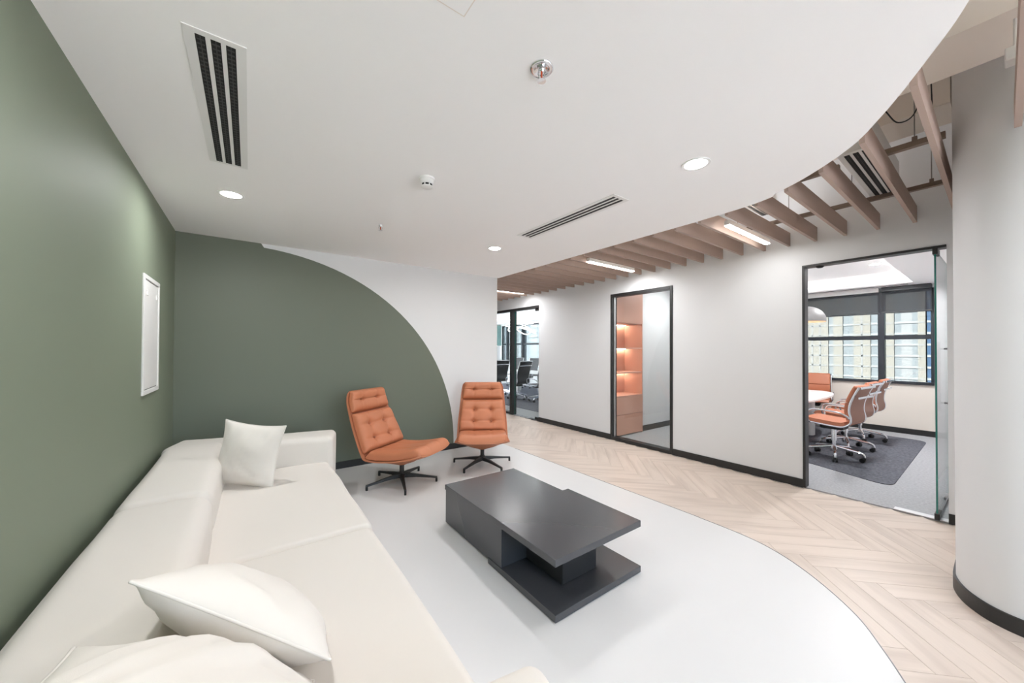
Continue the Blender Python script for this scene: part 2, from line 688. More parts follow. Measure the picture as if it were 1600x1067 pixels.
GAPS = [(0.284, 1.295, 2.446), (2.818, 3.925, 2.447), (5.80, 9.05, 2.455)]   # openings y0, y1, top
b = BM()
ys = [0.10] + [v for g in GAPS for v in g[:2]] + [11.0]
for i in range(0, len(ys), 2):
    box(b, RX, RX + 0.10, ys[i], ys[i + 1], -0.05, TOPZ)
for y0, y1, zt in GAPS:
    box(b, RX, RX + 0.10, y0, y1, zt, TOPZ)
struct(link_mesh("wall_right", b, 'white_paint'), "long white corridor wall with three glazed openings")
struct(bx("wall_end", 3.18, RX + 0.1, 10.9, 11.05, -0.05, TOPZ, 'white_paint'), "white wall closing the corridor")
struct(bx("wall_side", 3.18, 3.30, BY + 0.13, 10.9, -0.05, TOPZ, 'white_paint'), "white side wall of the corridor")

# rounded wall on the right
cw = [(RX, 0.185), (3.72, 0.185), (3.64, 0.182), (3.555, 0.164), (3.48, 0.137), (3.42, 0.102), (3.365, 0.055), (3.33, 0.0), (3.312, -0.06), (3.30, -0.15), (3.295, -0.4), (3.295, -4.9)]
cws = [(v.x, v.y) for v in spline([(x, y, 0) for x, y in cw[1:10]], 5)]
outline = [cw[0]] + cws + cw[10:] + [(RX, -4.9)]
b = BM()
prism(b, outline, -0.05, TOPZ)
o = link_mesh("wall_curved", b, 'white_paint', smooth='auto')
struct(o, "white wall with a rounded end on the right")


def baseboard(name, path, h, t, label):
    """a board of height h running along path, standing t in front (left side of the path)"""
    b = BM()
    P = [Vector((x, y)) for x, y in path]
    off = []
    for i, p in enumerate(P):
        a = P[max(0, i - 1)]
        c = P[min(len(P) - 1, i + 1)]
        d = (c - a).normalized()
        off.append(p + Vector((-d.y, d.x)) * t)
    poly = [(p.x, p.y) for p in P] + [(p.x, p.y) for p in reversed(off)]
    prism(b, poly, -0.004, h)
    return struct(link_mesh(name, b, 'black'), label)


baseboard("baseboard_curved", [(x, y) for x, y in ([(3.9, 0.185)] + cws + [(3.295, -0.4), (3.295, -3.0)])][::-1], 0.085, 0.012, "black baseboard wrapping the rounded wall")
baseboard("baseboard_back", [(3.30, BY), (LX, BY)][::-1][::-1], -0.0 + 0.085, 0.012, "black baseboard under the green arc")
baseboard("baseboard_left", [(LX, BY - 0.013), (LX, -3.0)], 0.085, 0.012, "black baseboard of the green side wall")
for n_, (a, c) in enumerate([(0.185, 0.284), (1.306, 2.815), (3.925, 5.79)]):
    baseboard("baseboard_right" + ("" if n_ == 0 else ".%03d" % n_), [(RX, a), (RX, c)], 0.086, 0.013, "black baseboard of the corridor wall")

# rear of the lounge (behind the camera): wall strips round an unseen opening added for daylight
struct(bx("wall_rear", -0.9, 3.4, -5.12, -5.0, -0.05, 0.1, 'white_paint'), "white wall below the added rear daylight opening")
struct(bx("wall_rear.001", -0.9, 3.4, -5.12, -5.0, 3.3, TOPZ, 'white_paint'), "white wall above the added rear daylight opening")

# ------------------------------------------------------------------ rooms beyond the glass
WX = 9.70
RC = 2.70
# window wall
b = BM()
W1, W2 = (0.70, 4.45), (6.6, 14.05)
ys = [0.0, W1[0], W1[1], W2[0], W2[1], 15.0]
for i in range(0, 6, 2):
    box(b, WX, WX + 0.2, ys[i], ys[i + 1], -0.1, 3.2)
for w in (W1, W2):
    box(b, WX, WX + 0.2, w[0], w[1], 2.62, 3.2)
struct(link_mesh("wall_window", b, 'white_paint'), "white outer wall with wide windows")
for n_, w in enumerate((W1, W2)):
    struct(bx("wall_dado" + ("" if n_ == 0 else ".001"), WX - 0.01, WX + 0.2, w[0], w[1], -0.05, 0.915, 'dado' if n_ == 0 else 'white_paint'), "cream wall panel below the meeting room window" if n_ == 0 else "white wall panel below the far window")
struct(bx("baseboard_window", WX - 0.025, WX - 0.01, 0.2, 4.45, 0, 0.10, 'black'), "black baseboard below the meeting room window")
struct(bx("wall_meeting", RX + 0.1, WX, 0.05, 0.2, -0.05, 3.2, 'white_paint'), "white side wall of the meeting room")
struct(bx("wall_divider", RX + 0.1, 7.4, 2.70, 2.78, -0.05, 3.2, 'white_paint'), "white wall between the meeting room and the small office")
struct(bx("wall_divider.001", 7.4, 7.48, 2.70, 4.6, -0.05, 3.2, 'white_paint'), "white end wall of the small office")
struct(bx("wall_divider.002", 5.90, 7.4, 3.97, 4.05, -0.05, 3.2, 'white_paint'), "white wall beside the terracotta bookcase")
struct(bx("wall_divider.003", RX + 0.1, WX, 4.50, 4.60, -0.05, 3.2, 'white_paint'), "white wall behind the bookcase")
struct(bx("wall_divider.004", RX + 0.1, WX, 5.5, 5.6, -0.05, 3.2, 'white_paint'), "white side wall of the conference room")
struct(bx("wall_conference", RX + 0.1, WX, 14.2, 14.35, -0.05, 3.2, 'white_paint'), "far wall of the conference room")
struct(bx("baseboard_office", 5.90, 7.4, 3.955, 3.97, 0, 0.10, 'black'), "black baseboard of the small office")

# meeting room ceiling with tray
def tray_ceiling(name, x0, x1, y0, y1, tx0, tx1, ty0, ty1, label):
    b = BM()
    box(b, x0, tx0, y0, y1, RC, RC + 0.06)
    box(b, tx1, x1, y0, y1, RC, RC + 0.06)
    box(b, tx0, tx1, y0, ty0, RC, RC + 0.06)
    box(b, tx0, tx1, ty1, y1, RC, RC + 0.06)
    e = 0.16
    box(b, tx0 - e, tx1 + e, ty0 - e, ty1 + e, RC + 0.20, RC + 0.26)
    for (a, c, d, f2) in ((tx0 - e - .03, tx0 - e, ty0 - e, ty1 + e), (tx1 + e, tx1 + e + .03, ty0 - e, ty1 + e), (tx0 - e, tx1 + e, ty0 - e - .03, ty0 - e), (tx0 - e, tx1 + e, ty1 + e, ty1 + e + .03)):
        box(b, a, c, d, f2, RC + 0.06, RC + 0.26)
    o = struct(link_mesh(name, b, 'ceiling_paint'), label)
    b = BM()
    e = 0.10
    z0, z1 = RC + 0.075, RC + 0.10
    box(b, tx0 - e, tx0 - e + .03, ty0 - e, ty1 + e, z0, z1)
    box(b, tx1 + e - .03, tx1 + e, ty0 - e, ty1 + e, z0, z1)
    box(b, tx0 - e, tx1 + e, ty0 - e, ty0 - e + .03, z0, z1)
    box(b, tx0 - e, tx1 + e, ty1 + e - .03, ty1 + e, z0, z1)
    link_mesh("cove_strip", b, 'cove', o)
    return o


tray_ceiling("ceiling_meeting", RX + 0.1, WX, 0.2, 2.70, 6.0, 9.24, 0.90, 2.45, "white tray ceiling of the meeting room with glowing cove")
struct(bx("ceiling_meeting.001", 7.4, WX, 2.70, 4.5, RC, RC + 0.3, 'ceiling_paint'), "white ceiling at the back of the meeting room")
struct(bx("ceiling_office", RX + 0.1, 7.4, 2.78, 4.5, RC + 0.05, RC + 0.3, 'ceiling_paint'), "white ceiling of the small office")
tray_ceiling("ceiling_conference", RX + 0.1, WX, 5.6, 14.2, 6.2, 8.9, 7.4, 12.6, "white tray ceiling of the conference room")
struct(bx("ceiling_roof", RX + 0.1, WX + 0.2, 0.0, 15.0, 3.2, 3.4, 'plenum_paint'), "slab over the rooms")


# windows
def window(name, w0, w1, mull, label):
    root = empty(name, (WX, w0, 0.915))
    struct(root, label)
    def part(n, x0, x1, y0, y1, z0, z1, m):
        return bx(n, x0 - WX, x1 - WX, y0 - w0, y1 - w0, z0 - 0.915, z1 - 0.915, m, root, 0.004)
    part("sill_bar", WX - 0.05, WX + 0.06, w0, w1, 0.905, 0.955, 'mullion')
    part("head_bar", WX - 0.02, WX + 0.06, w0, w1, 2.58, 2.63, 'mullion')
    ms = [w0] + mull + [w1]
    for i, y in enumerate(mull):
        part("mullion", WX - 0.06, WX + 0.08, y - 0.045, y + 0.045, 0.93, 2.63, 'mullion')
    for i in range(len(ms) - 1):
        a, c = ms[i], ms[i + 1]
        part("transom", WX - 0.01, WX + 0.06, a, c, 1.725, 1.80, 'mullion')
        for z0, z1 in ((0.94, 1.74), (1.79, 2.60)):
            part("pane", WX + 0.02, WX + 0.03, a, c, z0, z1, 'glass_win')
    part("jamb", WX - 0.02, WX + 0.06, w0, w0 + 0.04, 0.93, 2.63, 'mullion')
    part("jamb", WX - 0.02, WX + 0.06, w1 - 0.04, w1, 0.93, 2.63, 'mullion')
    return root


window("window_1", W1[0], W1[1], [1.35, 2.94], "wide dark framed window of the meeting room")
window("window_2", W2[0], W2[1], [7.69, 9.28, 10.86, 12.45, 13.6], "dark framed window of the conference room")


def blind(y0, y1, zb, label, cass):
    root = empty("roller_blind", (WX - 0.08, (y0 + y1) / 2, 2.68))
    tag(root, label, "blind", "roller blinds of the meeting room")
    h = (y1 - y0) / 2
    bx("blind_fabric", -0.002, 0.002, -h, h, zb - 2.68, -0.05, 'blind', root)
    bx("bottom_bar", -0.010, 0.010, -h, h, zb - 2.68 - 0.02, zb - 2.68 + 0.008, 'blind_bar', root, 0.003)
    bx("cassette", -0.055, 0.035, -h, h, -0.06, 0.018, cass, root, 0.006)
    return root


blind(0.72, 1.34, 2.235, "short grey roller blind right of the thick window mullion", 'blind_bar')
blind(1.37, 2.92, 2.225, "wide grey roller blind left of the thick window mullion", 'white_metal')

# ------------------------------------------------------------------ glazing in the corridor wall
# framed fixed light of the small office
def framed_glass():
    y0, y1, zt = GAPS[1]
    root = empty("window_3", (RX, (y0 + y1) / 2, 0))
    struct(root, "tall black framed glass panel of the small office")
    c = (y0 + y1) / 2
    x0, x1 = -0.012, 0.11
    bx("frame_post", x0, x1, y0 - c, y0 - c + 0.042, 0, zt, 'black', root, 0.003)
    bx("frame_post", x0, x1, y1 - c - 0.042, y1 - c, 0, zt, 'black', root, 0.003)
    bx("frame_head", x0, x1, y0 - c + 0.042, y1 - c - 0.042, zt - 0.05, zt, 'black', root, 0.003)
    bx("frame_sill", x0, x1, y0 - c + 0.042, y1 - c - 0.042, 0.0, 0.05, 'black', root, 0.003)
    bx("pane", 0.040, 0.052, y0 - c + 0.042, y1 - c - 0.042, 0.05, zt - 0.05, 'glass', root)
    bx("glazing_bead", 0.030, 0.062, y1 - c - 0.052, y1 - c - 0.042, 0.05, zt - 0.05, 'alu', root)


framed_glass()

# sliding front of the conference room
def conference_front():
    y0, y1, zt = GAPS[2]
    root = empty("window_4", (RX, 6.78, 0))
    struct(root, "black framed glass front of the conference room")
    c = 6.78
    bx("frame_head", -0.012, 0.11, y0 - c, y1 - c, zt - 0.055, zt, 'black', root, 0.003)
    bx("frame_post", -0.012, 0.11, -0.055, 0.055, 0, zt - 0.055, 'black', root, 0.003)
    bx("frame_post", -0.012, 0.11, y1 - c - 0.05, y1 - c, 0, zt - 0.055, 'black', root, 0.003)
    bx("frame_sill", -0.012, 0.11, 0.055, y1 - c - 0.05, 0, 0.05, 'black', root, 0.003)
    bx("pane", 0.040, 0.052, 0.055, y1 - c - 0.05, 0.05, zt - 0.055, 'glass', root)
    d = empty("door_2", (RX, 5.86, 0))
    struct(d, "frameless glass door of the conference room")
    lx, ly = 0.86, 0.0
    b = BM()
    box(b, 0.040, 0.052, -0.03, 0.84, 0.012, zt - 0.07, mi=0)
    b.normal_update()
    for f in b.faces:
        if abs(f.normal.x) < 0.5:
            f.material_index = 1
    link_mesh("glass_leaf", b, ['glass', 'glass_edge'], d)
    bx("top_patch", 0.028, 0.064, -0.04, 0.10, zt - 0.11, zt - 0.055, 'black', d, 0.003)
    bx("bottom_patch", 0.028, 0.064, -0.04, 0.10, 0.008, 0.06, 'black', d, 0.003)
    bx("floor_closer", -0.01, 0.10, -0.04, 0.28, 0.0, 0.006, 'black', d)


conference_front()

# open pivot door of the meeting room
def meeting_door():
    y0, y1, zt = GAPS[0]
    t = BM()
    box(t, RX - 0.012, RX + 0.105, y0, y1 + 0.012, zt - 0.022, zt, 0.002)
    box(t, RX - 0.012, RX + 0.105, y1 - 0.012, y1 + 0.012, 0.0, zt - 0.022, 0.002)
    struct(link_mesh("trim_2", t, 'black'), "thin dark trim of the meeting room opening")
    d = empty("door_1", (RX + 0.01, 0.349, 0))
    struct(d, "open frameless glass door of the meeting room")
    ang = math.atan2(-0.012, 0.95)
    d.rotation_euler = (0, 0, ang)
    b = BM()
    box(b, -0.02, 0.93, -0.006, 0.006, 0.02, zt - 0.04)
    b.normal_update()
    for f in b.faces:
        if abs(f.normal.y) < 0.5:
            f.material_index = 1
    link_mesh("glass_leaf", b, ['glass', 'glass_edge'], d)
    bx("top_patch", -0.03, 0.13, -0.016, 0.016, zt - 0.075, zt - 0.022, 'black', d, 0.003)
    bx("bottom_patch", -0.03, 0.13, -0.016, 0.016, 0.006, 0.062, 'black', d, 0.003)
    bx("bottom_rail", 0.13, 0.92, -0.010, 0.010, 0.010, 0.028, 'grey_metal', d)
    b = BM()
    tube(b, [(0.84, 0.052, 0.885), (0.84, 0.052, 1.60)], 0.0125, 12)
    h = link_mesh("pull_handle", b, 'grey_metal', d, smooth='auto')
    for z in (0.97, 1.53):
        b = BM()
        tube(b, [(0.84, 0.052, z), (0.84, -0.03, z)], 0.009, 8)
        link_mesh("handle_bracket", b, 'grey_metal', h, smooth='auto')
    bx("wall_stop", 0.72, 0.80, -0.03, 0.01, 0.0, 0.03, 'grey_metal', d, 0.006)
    c = bx("floor_closer_plate", RX + 0.012, RX + 0.095, 0.288, 0.62, 0.0, 0.006, 'alu')
    struct(c, "steel cover plate of the floor closer")
    b = BM()
    lathe(b, [(0, -0.02), (0.022, -0.018), (0.034, -0.008), (0.036, 0.0)], RX + 0.05, 1.165, 16)
    for v in b.verts:
        v.co.z += zt - 0.022
    struct(link_mesh("trim_3", b, 'black_soft', smooth=True), "black rubber door stop under the trim")


meeting_door()

# ------------------------------------------------------------------ slatted corridor ceiling
slats = empty("slatted_ceiling", (4.1, 3.0, CZ))
tag(slats, "ceiling of hanging beige slats over the corridor, beside the curved white ceiling", "ceiling")
SP = 0.2395


def edge_x(y):
    best = None
    pts = cedge
    for (x1, y1), (x2, y2) in zip(pts[:-1], pts[1:]):
        if (y1 - y) * (y2 - y) <= 0 and y1 != y2:
            x = x1 + (x2 - x1) * (y - y1) / (y2 - y1)
            best = x if best is None else max(best, x)
    return best


for k in range(-4, 34):
    y = 0.2275 + SP * k
    xa = edge_x(y) if y < BY - 0.01 else 3.33
    if xa is None:
        xa = -0.5
    xa += 0.06
    xb = 4.945
    if y < 0.19:
        xb = 3.27
    elif k == 0:
        xb = 4.86
    if y < -0.13:
        xa = max(xa, 0.4)
    if k == -1:
        y -= 0.045
    o = bx("slat", xa - 4.1, xb - 4.1, y - 3.0 - 0.0125, y - 3.0 + 0.0125, 0.0, 0.150, 'slat', slats)
for x, y0, y1 in ((3.50, 0.20, 0.475), (3.50, 0.70, 8.1), (4.465, 0.20, 8.1)):
    o = bx("channel", x - 4.1 - 0.02, x - 4.1 + 0.02, y0 - 3.0, y1 - 3.0, 0.150, 0.185, 'channel', slats)
    y = y0 + 0.13
    while y < min(y1, 5.0):
        b = BM()
        tube(b, [(x - 4.1, y - 3.0, 0.185), (x - 4.1, y - 3.0, TOPZ - CZ)], 0.0035, 5)
        link_mesh("hanger_wire", b, 'wire', slats)
        bx("hanger_clip", x - 4.1 - 0.012, x - 4.1 + 0.012, y - 3.0 - 0.012, y - 3.0 + 0.012, 0.185, 0.215, 'channel', slats)
        y += SP * 2

# ducts above the slats
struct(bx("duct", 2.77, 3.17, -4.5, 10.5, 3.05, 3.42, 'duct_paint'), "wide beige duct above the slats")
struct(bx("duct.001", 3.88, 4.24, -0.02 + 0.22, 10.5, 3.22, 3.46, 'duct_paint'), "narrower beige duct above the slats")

# linear lights between slats; upward lamps are added on top to brighten the slab
def fill_uplight(loc):
    o = area_light("fill_uplamp", loc, 0.96, UP_W, WHITE, 'RECTANGLE', 0.044)
    o.rotation_euler = (math.pi, 0, 0)


for y, x0, lab in ((1.5455, 3.68, "nearest linear light between the slats, brightest and longest in view"),
                   (3.3015, 3.70, "middle linear light between the ceiling slats, before the black framed glass"),
                   (6.02, 3.72, "farthest linear light between the slats, by the white wall corner")):
    t = empty("linear_light", (x0 + 0.49, y, CZ))
    tag(t, lab, "light", "linear lights in the slatted ceiling")
    bx("light_housing", -0.50, 0.50, -0.026, 0.026, 0.012, 0.06, 'white_metal', t, 0.003)
    bx("light_diffuser", -0.495, 0.495, -0.023, 0.023, 0.004, 0.012, 'lens', t)
    area_light("linear_lamp", (x0 + 0.49, y, CZ), 0.98, LINE_W * (0.5 if y < 2 else 1.7), WHITE, 'RECTANGLE', 0.044)
    fill_uplight((x0 + 0.49, y, CZ + 0.165))
for y, lab in ((-1.1, "added fill light just behind the camera"), (-2.9, "added fill light near the rear daylight opening")):
    t = empty("linear_light", (2.0, y, CZ))  # unseen fixtures, added to give the lounge more light
    tag(t, lab, "light", "added fill lights behind the lounge")
    bx("light_housing", -0.50, 0.50, -0.026, 0.026, 0.012, 0.06, 'white_metal', t, 0.003)
    bx("light_diffuser", -0.495, 0.495, -0.023, 0.023, 0.004, 0.012, 'lens', t)
    area_light("linear_lamp", (2.0, y, CZ), 0.98, LINE_W * 1.3, WHITE, 'RECTANGLE', 0.044)
# ------------------------------------------------------------------ ceiling fittings of the lounge
def downlight(x, y, z, label, power, group, r=0.066):
    t = empty("downlight", (x, y, z))
    tag(t, label, "light", group)
    b = BM()
    lathe(b, [(r + 0.001, -0.004), (r + 0.016, -0.006), (r + 0.018, -0.003), (r + 0.018, 0.0)], n=32)
    link_mesh("trim_ring", b, 'white_metal', t, smooth='auto')
    b = BM()
    lathe(b, [(0, -0.002), (r, -0.002)], n=32)
    link_mesh("lens", b, 'lens', t)
    area_light("downlight_lamp", (x, y, z - 0.006), 2 * r, power, WARM)
    return t


G = "round downlights in the lounge ceiling"
downlight(-0.125, 3.507, CZ, "round downlight near the green side wall, beyond the big air slot", DOWN_W, G)
downlight(2.31, 3.506, CZ, "round downlight above the second armchair, near the narrow air slot", DOWN_W, G)
downlight(2.285, 1.146, CZ, "large looking round downlight nearest the curved ceiling edge", DOWN_W, G)
downlight(-0.125, 1.146, CZ, "round downlight above the near end of the sofa, out of frame", DOWN_W, G)


def slot_diffuser(x0, x1, y0, y1, z, label, slots, ty0, ty1, plenum=False, drop=0.0035):
    """a linear slot diffuser: white face with dark slots, punched bars inside"""
    cx, cy = (x0 + x1) / 2, (y0 + y1) / 2
    t = empty("air_diffuser", (cx, cy, z))
    tag(t, label, "air vent", "linear slot air diffusers")
    along_y = (y1 - y0) > (x1 - x0)
    L = (y1 - y0) if along_y else (x1 - x0)
    Wd = (x1 - x0) if along_y else (y1 - y0)
    # build along local X then turn
    Rm = Matrix.Rotation(R(90) if along_y else 0, 4, 'Z')
    b = BM()
    cuts = sorted(slots)
    prev = -Wd / 2
    for s0, s1 in cuts + [(Wd / 2, Wd / 2)]:
        box(b, -L / 2, L / 2, prev, s0, -drop, 0.0)
        prev = s1
    for s0, s1 in cuts:
        box(b, -L / 2, ty0, s0, s1, -drop, 0.0)
        box(b, ty1, L / 2, s0, s1, -drop, 0.0)
    bmesh.ops.transform(b, matrix=Rm, verts=b.verts[:])
    link_mesh("face_plate", b, 'white_metal', t)
    for s0, s1 in cuts:
        b = BM()
        box(b, ty0, ty1, s0, s1, -0.001, -0.0003)
        bmesh.ops.transform(b, matrix=Rm, verts=b.verts[:])
        s = link_mesh("slot", b, 'slot_dark', t)
        b = BM()
        n = int((ty1 - ty0) / 0.026)
        m0, m1 = (s0 + s1) / 2 - 0.0015, (s0 + s1) / 2 + 0.0015
        for i in range(1, n):
            x = ty0 + (ty1 - ty0) * i / n
            box(b, x - 0.004, x + 0.004, s0 + 0.004, s1 - 0.004, -0.0025, -0.001)
        box(b, ty0, ty1, m0, m1, -0.003, -0.001)
        bmesh.ops.transform(b, matrix=Rm, verts=b.verts[:])
        link_mesh("punched_bar", b, 'slot_bar', s)
    if plenum:
        b = BM()
        box(b, -L / 2 + 0.01, L / 2 - 0.01, -Wd / 2 + 0.01, Wd / 2 - 0.01, 0.0, 0.25)
        bmesh.ops.transform(b, matrix=Rm, verts=b.verts[:])
        link_mesh("plenum_box", b, 'white_metal', t)
    return t


# along_y turns local +y into -x, so slots are mirrored left to right
SL = [(-0.062, -0.031), (-0.0155, 0.0155), (0.031, 0.062)]
slot_diffuser(-0.213, -0.020, 1.757, 2.943, CZ, "large three slot air diffuser in the ceiling beside the green side wall", SL, -0.565, 0.575)
slot_diffuser(2.225, 2.415, 1.735, 2.965, CZ, "slim three slot air diffuser in the middle of the white ceiling", SL, -0.585, 0.585)
slot_diffuser(3.39, 4.565, 0.510, 0.695, 2.90, "white three slot air diffuser hung above the slats near the rounded wall", SL, -0.55, 0.55, plenum=True)

# return grille above the slats
t = empty("return_grille", (4.90, 1.62, 3.12))
tag(t, "small punched return air grille above the slats by the nearest linear light", "air vent")
b = BM()
box(b, -0.46, 0.46, -0.075, 0.075, 0.0, 0.02)
link_mesh("grille_plate", b, 'grille_paint', t)
b = BM()
for i in range(26):
    for j in range(3):
        x = -0.43 + 0.86 * (i + 0.5) / 26
        y = -0.045 + 0.045 * j
        box(b, x - 0.011, x + 0.011, y - 0.016, y + 0.016, -0.002, 0.001)
link_mesh("grille_holes", b, 'slot_dark', t)

# access hatch in the ceiling
t = empty("ceiling_hatch", (0.30, 0.82, CZ))
tag(t, "flush white access hatch in the ceiling at the top edge of the picture", "hatch")
bx("hatch_panel", -0.305, 0.305, -0.305, 0.305, -0.0018, 0.0, 'ceiling_paint', t)
b = BM()
for (a, c, d, e) in ((-0.309, 0.309, -0.309, -0.305), (-0.309, 0.309, 0.305, 0.309), (-0.309, -0.305, -0.305, 0.305), (0.305, 0.309, -0.305, 0.305)):
    box(b, a, c, d, e, -0.0012, 0.0)
link_mesh("hatch_joint", b, 'duct_paint', t)


def sprinkler(x, y, label, rose):
    t = empty("sprinkler", (x, y, CZ))
    tag(t, label, "sprinkler", "fire sprinklers in the ceiling")
    if rose:
        b = BM()
        lathe(b, [(0.050, 0.0), (0.050, -0.004), (0.044, -0.010), (0.030, -0.006), (0.020, -0.002), (0.0, -0.002)], n=28)
        link_mesh("escutcheon", b, 'chrome', t, smooth=True)
    b = BM()
    lathe(b, [(0.016, 0.0), (0.016, -0.014), (0.012, -0.020), (0, -0.020)], n=14)
    for s in (-1, 1):
        tube(b, [(s * 0.012, 0, -0.016), (s * 0.018, 0, -0.028), (s * 0.010, 0, -0.046), (0, 0, -0.052)], 0.003, 6)
    link_mesh("sprinkler_body", b, 'chrome' if rose else 'alu', t, smooth='auto')
    b = BM()
    tube(b, [(0, 0, -0.020), (0, 0, -0.048)], 0.004, 8)
    link_mesh("glass_bulb", b, 'red_bulb', t)
    b = BM()
    lathe(b, [(0.0, -0.052), (0.018, -0.053), (0.019, -0.055), (0.0, -0.056)], n=16)
    link_mesh("deflector", b, 'chrome' if rose else 'alu', t)
    return t


sprinkler(0.985, 1.142, "chrome fire sprinkler with a round rosette at the top middle", True)
sprinkler(1.0, 3.50, "small dull fire sprinkler above the green arc", False)

t = empty("smoke_detector", (0.985, 2.352, CZ))
tag(t, "white round smoke detector with black vents between the two sprinklers", "detector")
b = BM()
lathe(b, [(0.0, 0.0), (0.052, 0.0), (0.052, -0.010), (0.046, -0.016), (0.042, -0.045), (0, -0.045)], n=32)
link_mesh("detector_base", b, 'white_plastic', t, smooth='auto')
b = BM()
lathe(b, [(0.0, -0.045), (0.039, -0.045), (0.039, -0.058), (0, -0.058)], n=32)
link_mesh("vent_ring", b, 'slot_dark', t)
b = BM()
for k in range(8):
    a = 2 * math.pi * k / 8 + 0.2
    box(b, 0.036, 0.042, -0.004, 0.004, -0.059, -0.044)
    bmesh.ops.rotate(b, cent=(0, 0, 0), matrix=Matrix.Rotation(2 * math.pi / 8, 3, 'Z'), verts=b.verts[:])
lathe(b, [(0.041, -0.058), (0.041, -0.062), (0.030, -0.068), (0, -0.070)], n=32)
link_mesh("detector_cap", b, 'white_plastic', t, smooth='auto')

# hanging sensor box above the slats at the right edge
t = empty("hanging_sensor", (2.86, -0.045, 2.88))
tag(t, "small white sensor box hanging on a rod above the rounded wall", "sensor")
bx("sensor_box", -0.04, 0.04, -0.03, 0.03, -0.03, 0.03, 'white_plastic', t, 0.004)
b = BM()
tube(b, [(0, 0, 0.03), (0, 0, TOPZ - 2.88)], 0.006, 8)
link_mesh("hanging_rod", b, 'white_metal', t)
# loose cable bundles above the slats
for pts, lab in (([(3.40, 0.45, 3.10), (3.46, 0.40, 3.02), (3.50, 0.33, 3.06), (3.48, 0.29, 3.25), (3.47, 0.28, 3.6)], "thin black cable looping above the slats by the curved ceiling edge"),
                 ([(3.62, 0.30, 3.6), (3.60, 0.285, 3.16), (3.56, 0.275, 3.06), (3.64, 0.265, 3.10), (3.70, 0.28, 3.6)], "black cable bundle hanging above the first slat")):
    b = BM()
    tube(b, spline(pts, 8), 0.004, 6)
    tag(link_mesh("hanging_cable", b, 'black_soft', smooth=True), lab, "cable")

# access panel on the green wall
t = empty("wall_access_panel", (LX, 3.857, 1.60))
tag(t, "tall white access panel recessed in the green side wall", "panel")
b = BM()
for (a, c, d, e) in ((-0.27, 0.27, 0.405, 0.437), (-0.27, 0.27, -0.437, -0.405), (-0.27, -0.235, -0.405, 0.405), (0.235, 0.27, -0.405, 0.405)):
    box(b, 0.0, 0.012, a, c, d, e, 0.002)
link_mesh("panel_frame", b, 'white_metal', t)
bx("panel_door", 0.0, 0.007, -0.228, 0.228, -0.398, 0.398, 'white_metal', t, 0.002)
b = BM()
for (a, c, d, e) in ((-0.235, 0.235, 0.398, 0.405), (-0.235, 0.235, -0.405, -0.398), (-0.235, -0.228, -0.398, 0.398), (0.228, 0.235, -0.398, 0.398)):
    box(b, 0.0, 0.003, a, c, d, e)
link_mesh("panel_joint", b, 'grey_metal', t)
for y in (-0.15, 0.17):
    bx("panel_latch", 0.007, 0.012, y - 0.02, y + 0.02, 0.29, 0.33, 'white_plastic', t, 0.001)

# ------------------------------------------------------------------ sofa
def build_sofa():
    s = empty("sofa", (0.03, 2.4, 0))
    tag(s, "long low cream fabric sofa along the green side wall", "sofa")
    ox, oy = 0.03, 2.4

    def cushion(name, x0, x1, y0, y1, z0, z1, r, puff, seed, rot=0.0, wob=0.006, n=(10, 16, 5)):
        b = BM()
        softbox(b, x1 - x0, y1 - y0, z1 - z0, r, *n, puff=puff, wob=wob, seed=seed)
        o = link_mesh(name, b, 'sofa', s, smooth=True)
        o.location = ((x0 + x1) / 2 - ox, (y0 + y1) / 2 - oy, (z0 + z1) / 2)
        o.rotation_euler = (0, 0, rot)
        return o
    bx("sofa_base", -0.54 - ox, 0.575 - ox, 0.55 - oy, 4.05 - oy, 0.03, 0.20, 'sofa', s, 0.02, 2)
    cushion("seat_cushion", -0.20, 0.617, 0.80, 2.299, 0.17, 0.425, 0.045, 0.006, 1.0)
    cushion("seat_cushion", -0.20, 0.632, 2.301, 3.90, 0.17, 0.425, 0.045, 0.006, 5.0)
    cushion("back_cushion", -0.572, -0.165, 0.80, 2.729, 0.10, 0.668, 0.07, 0.012, 9.0, wob=0.008)
    cushion("back_cushion", -0.572, -0.165, 2.731, 4.16, 0.10, 0.668, 0.07, 0.012, 13.0, wob=0.008)
    a = cushion("arm", -0.645, 0.645, -0.18, 0.18, 0.05, 0.662, 0.05, 0.006, 21.0, R(-15), n=(12, 6, 6))
    a.location = (0.075 - ox, 4.135 - oy, 0.356)
    a = cushion("arm", -0.60, 0.60, -0.18, 0.18, 0.05, 0.662, 0.05, 0.006, 25.0, R(-10), n=(12, 6, 6))
    a.location = (0.03 - ox, 0.70 - oy, 0.356)
    for x in (-0.45, 0.50):
        for y in (0.65, 2.4, 3.9):
            b = BM()
            lathe(b, [(0, 0), (0.022, 0), (0.026, 0.035), (0, 0.035)], n=12)
            o = link_mesh("leg", b, 'black_soft', s)
            o.location = (x - ox, y - oy, 0)
    return s


build_sofa()


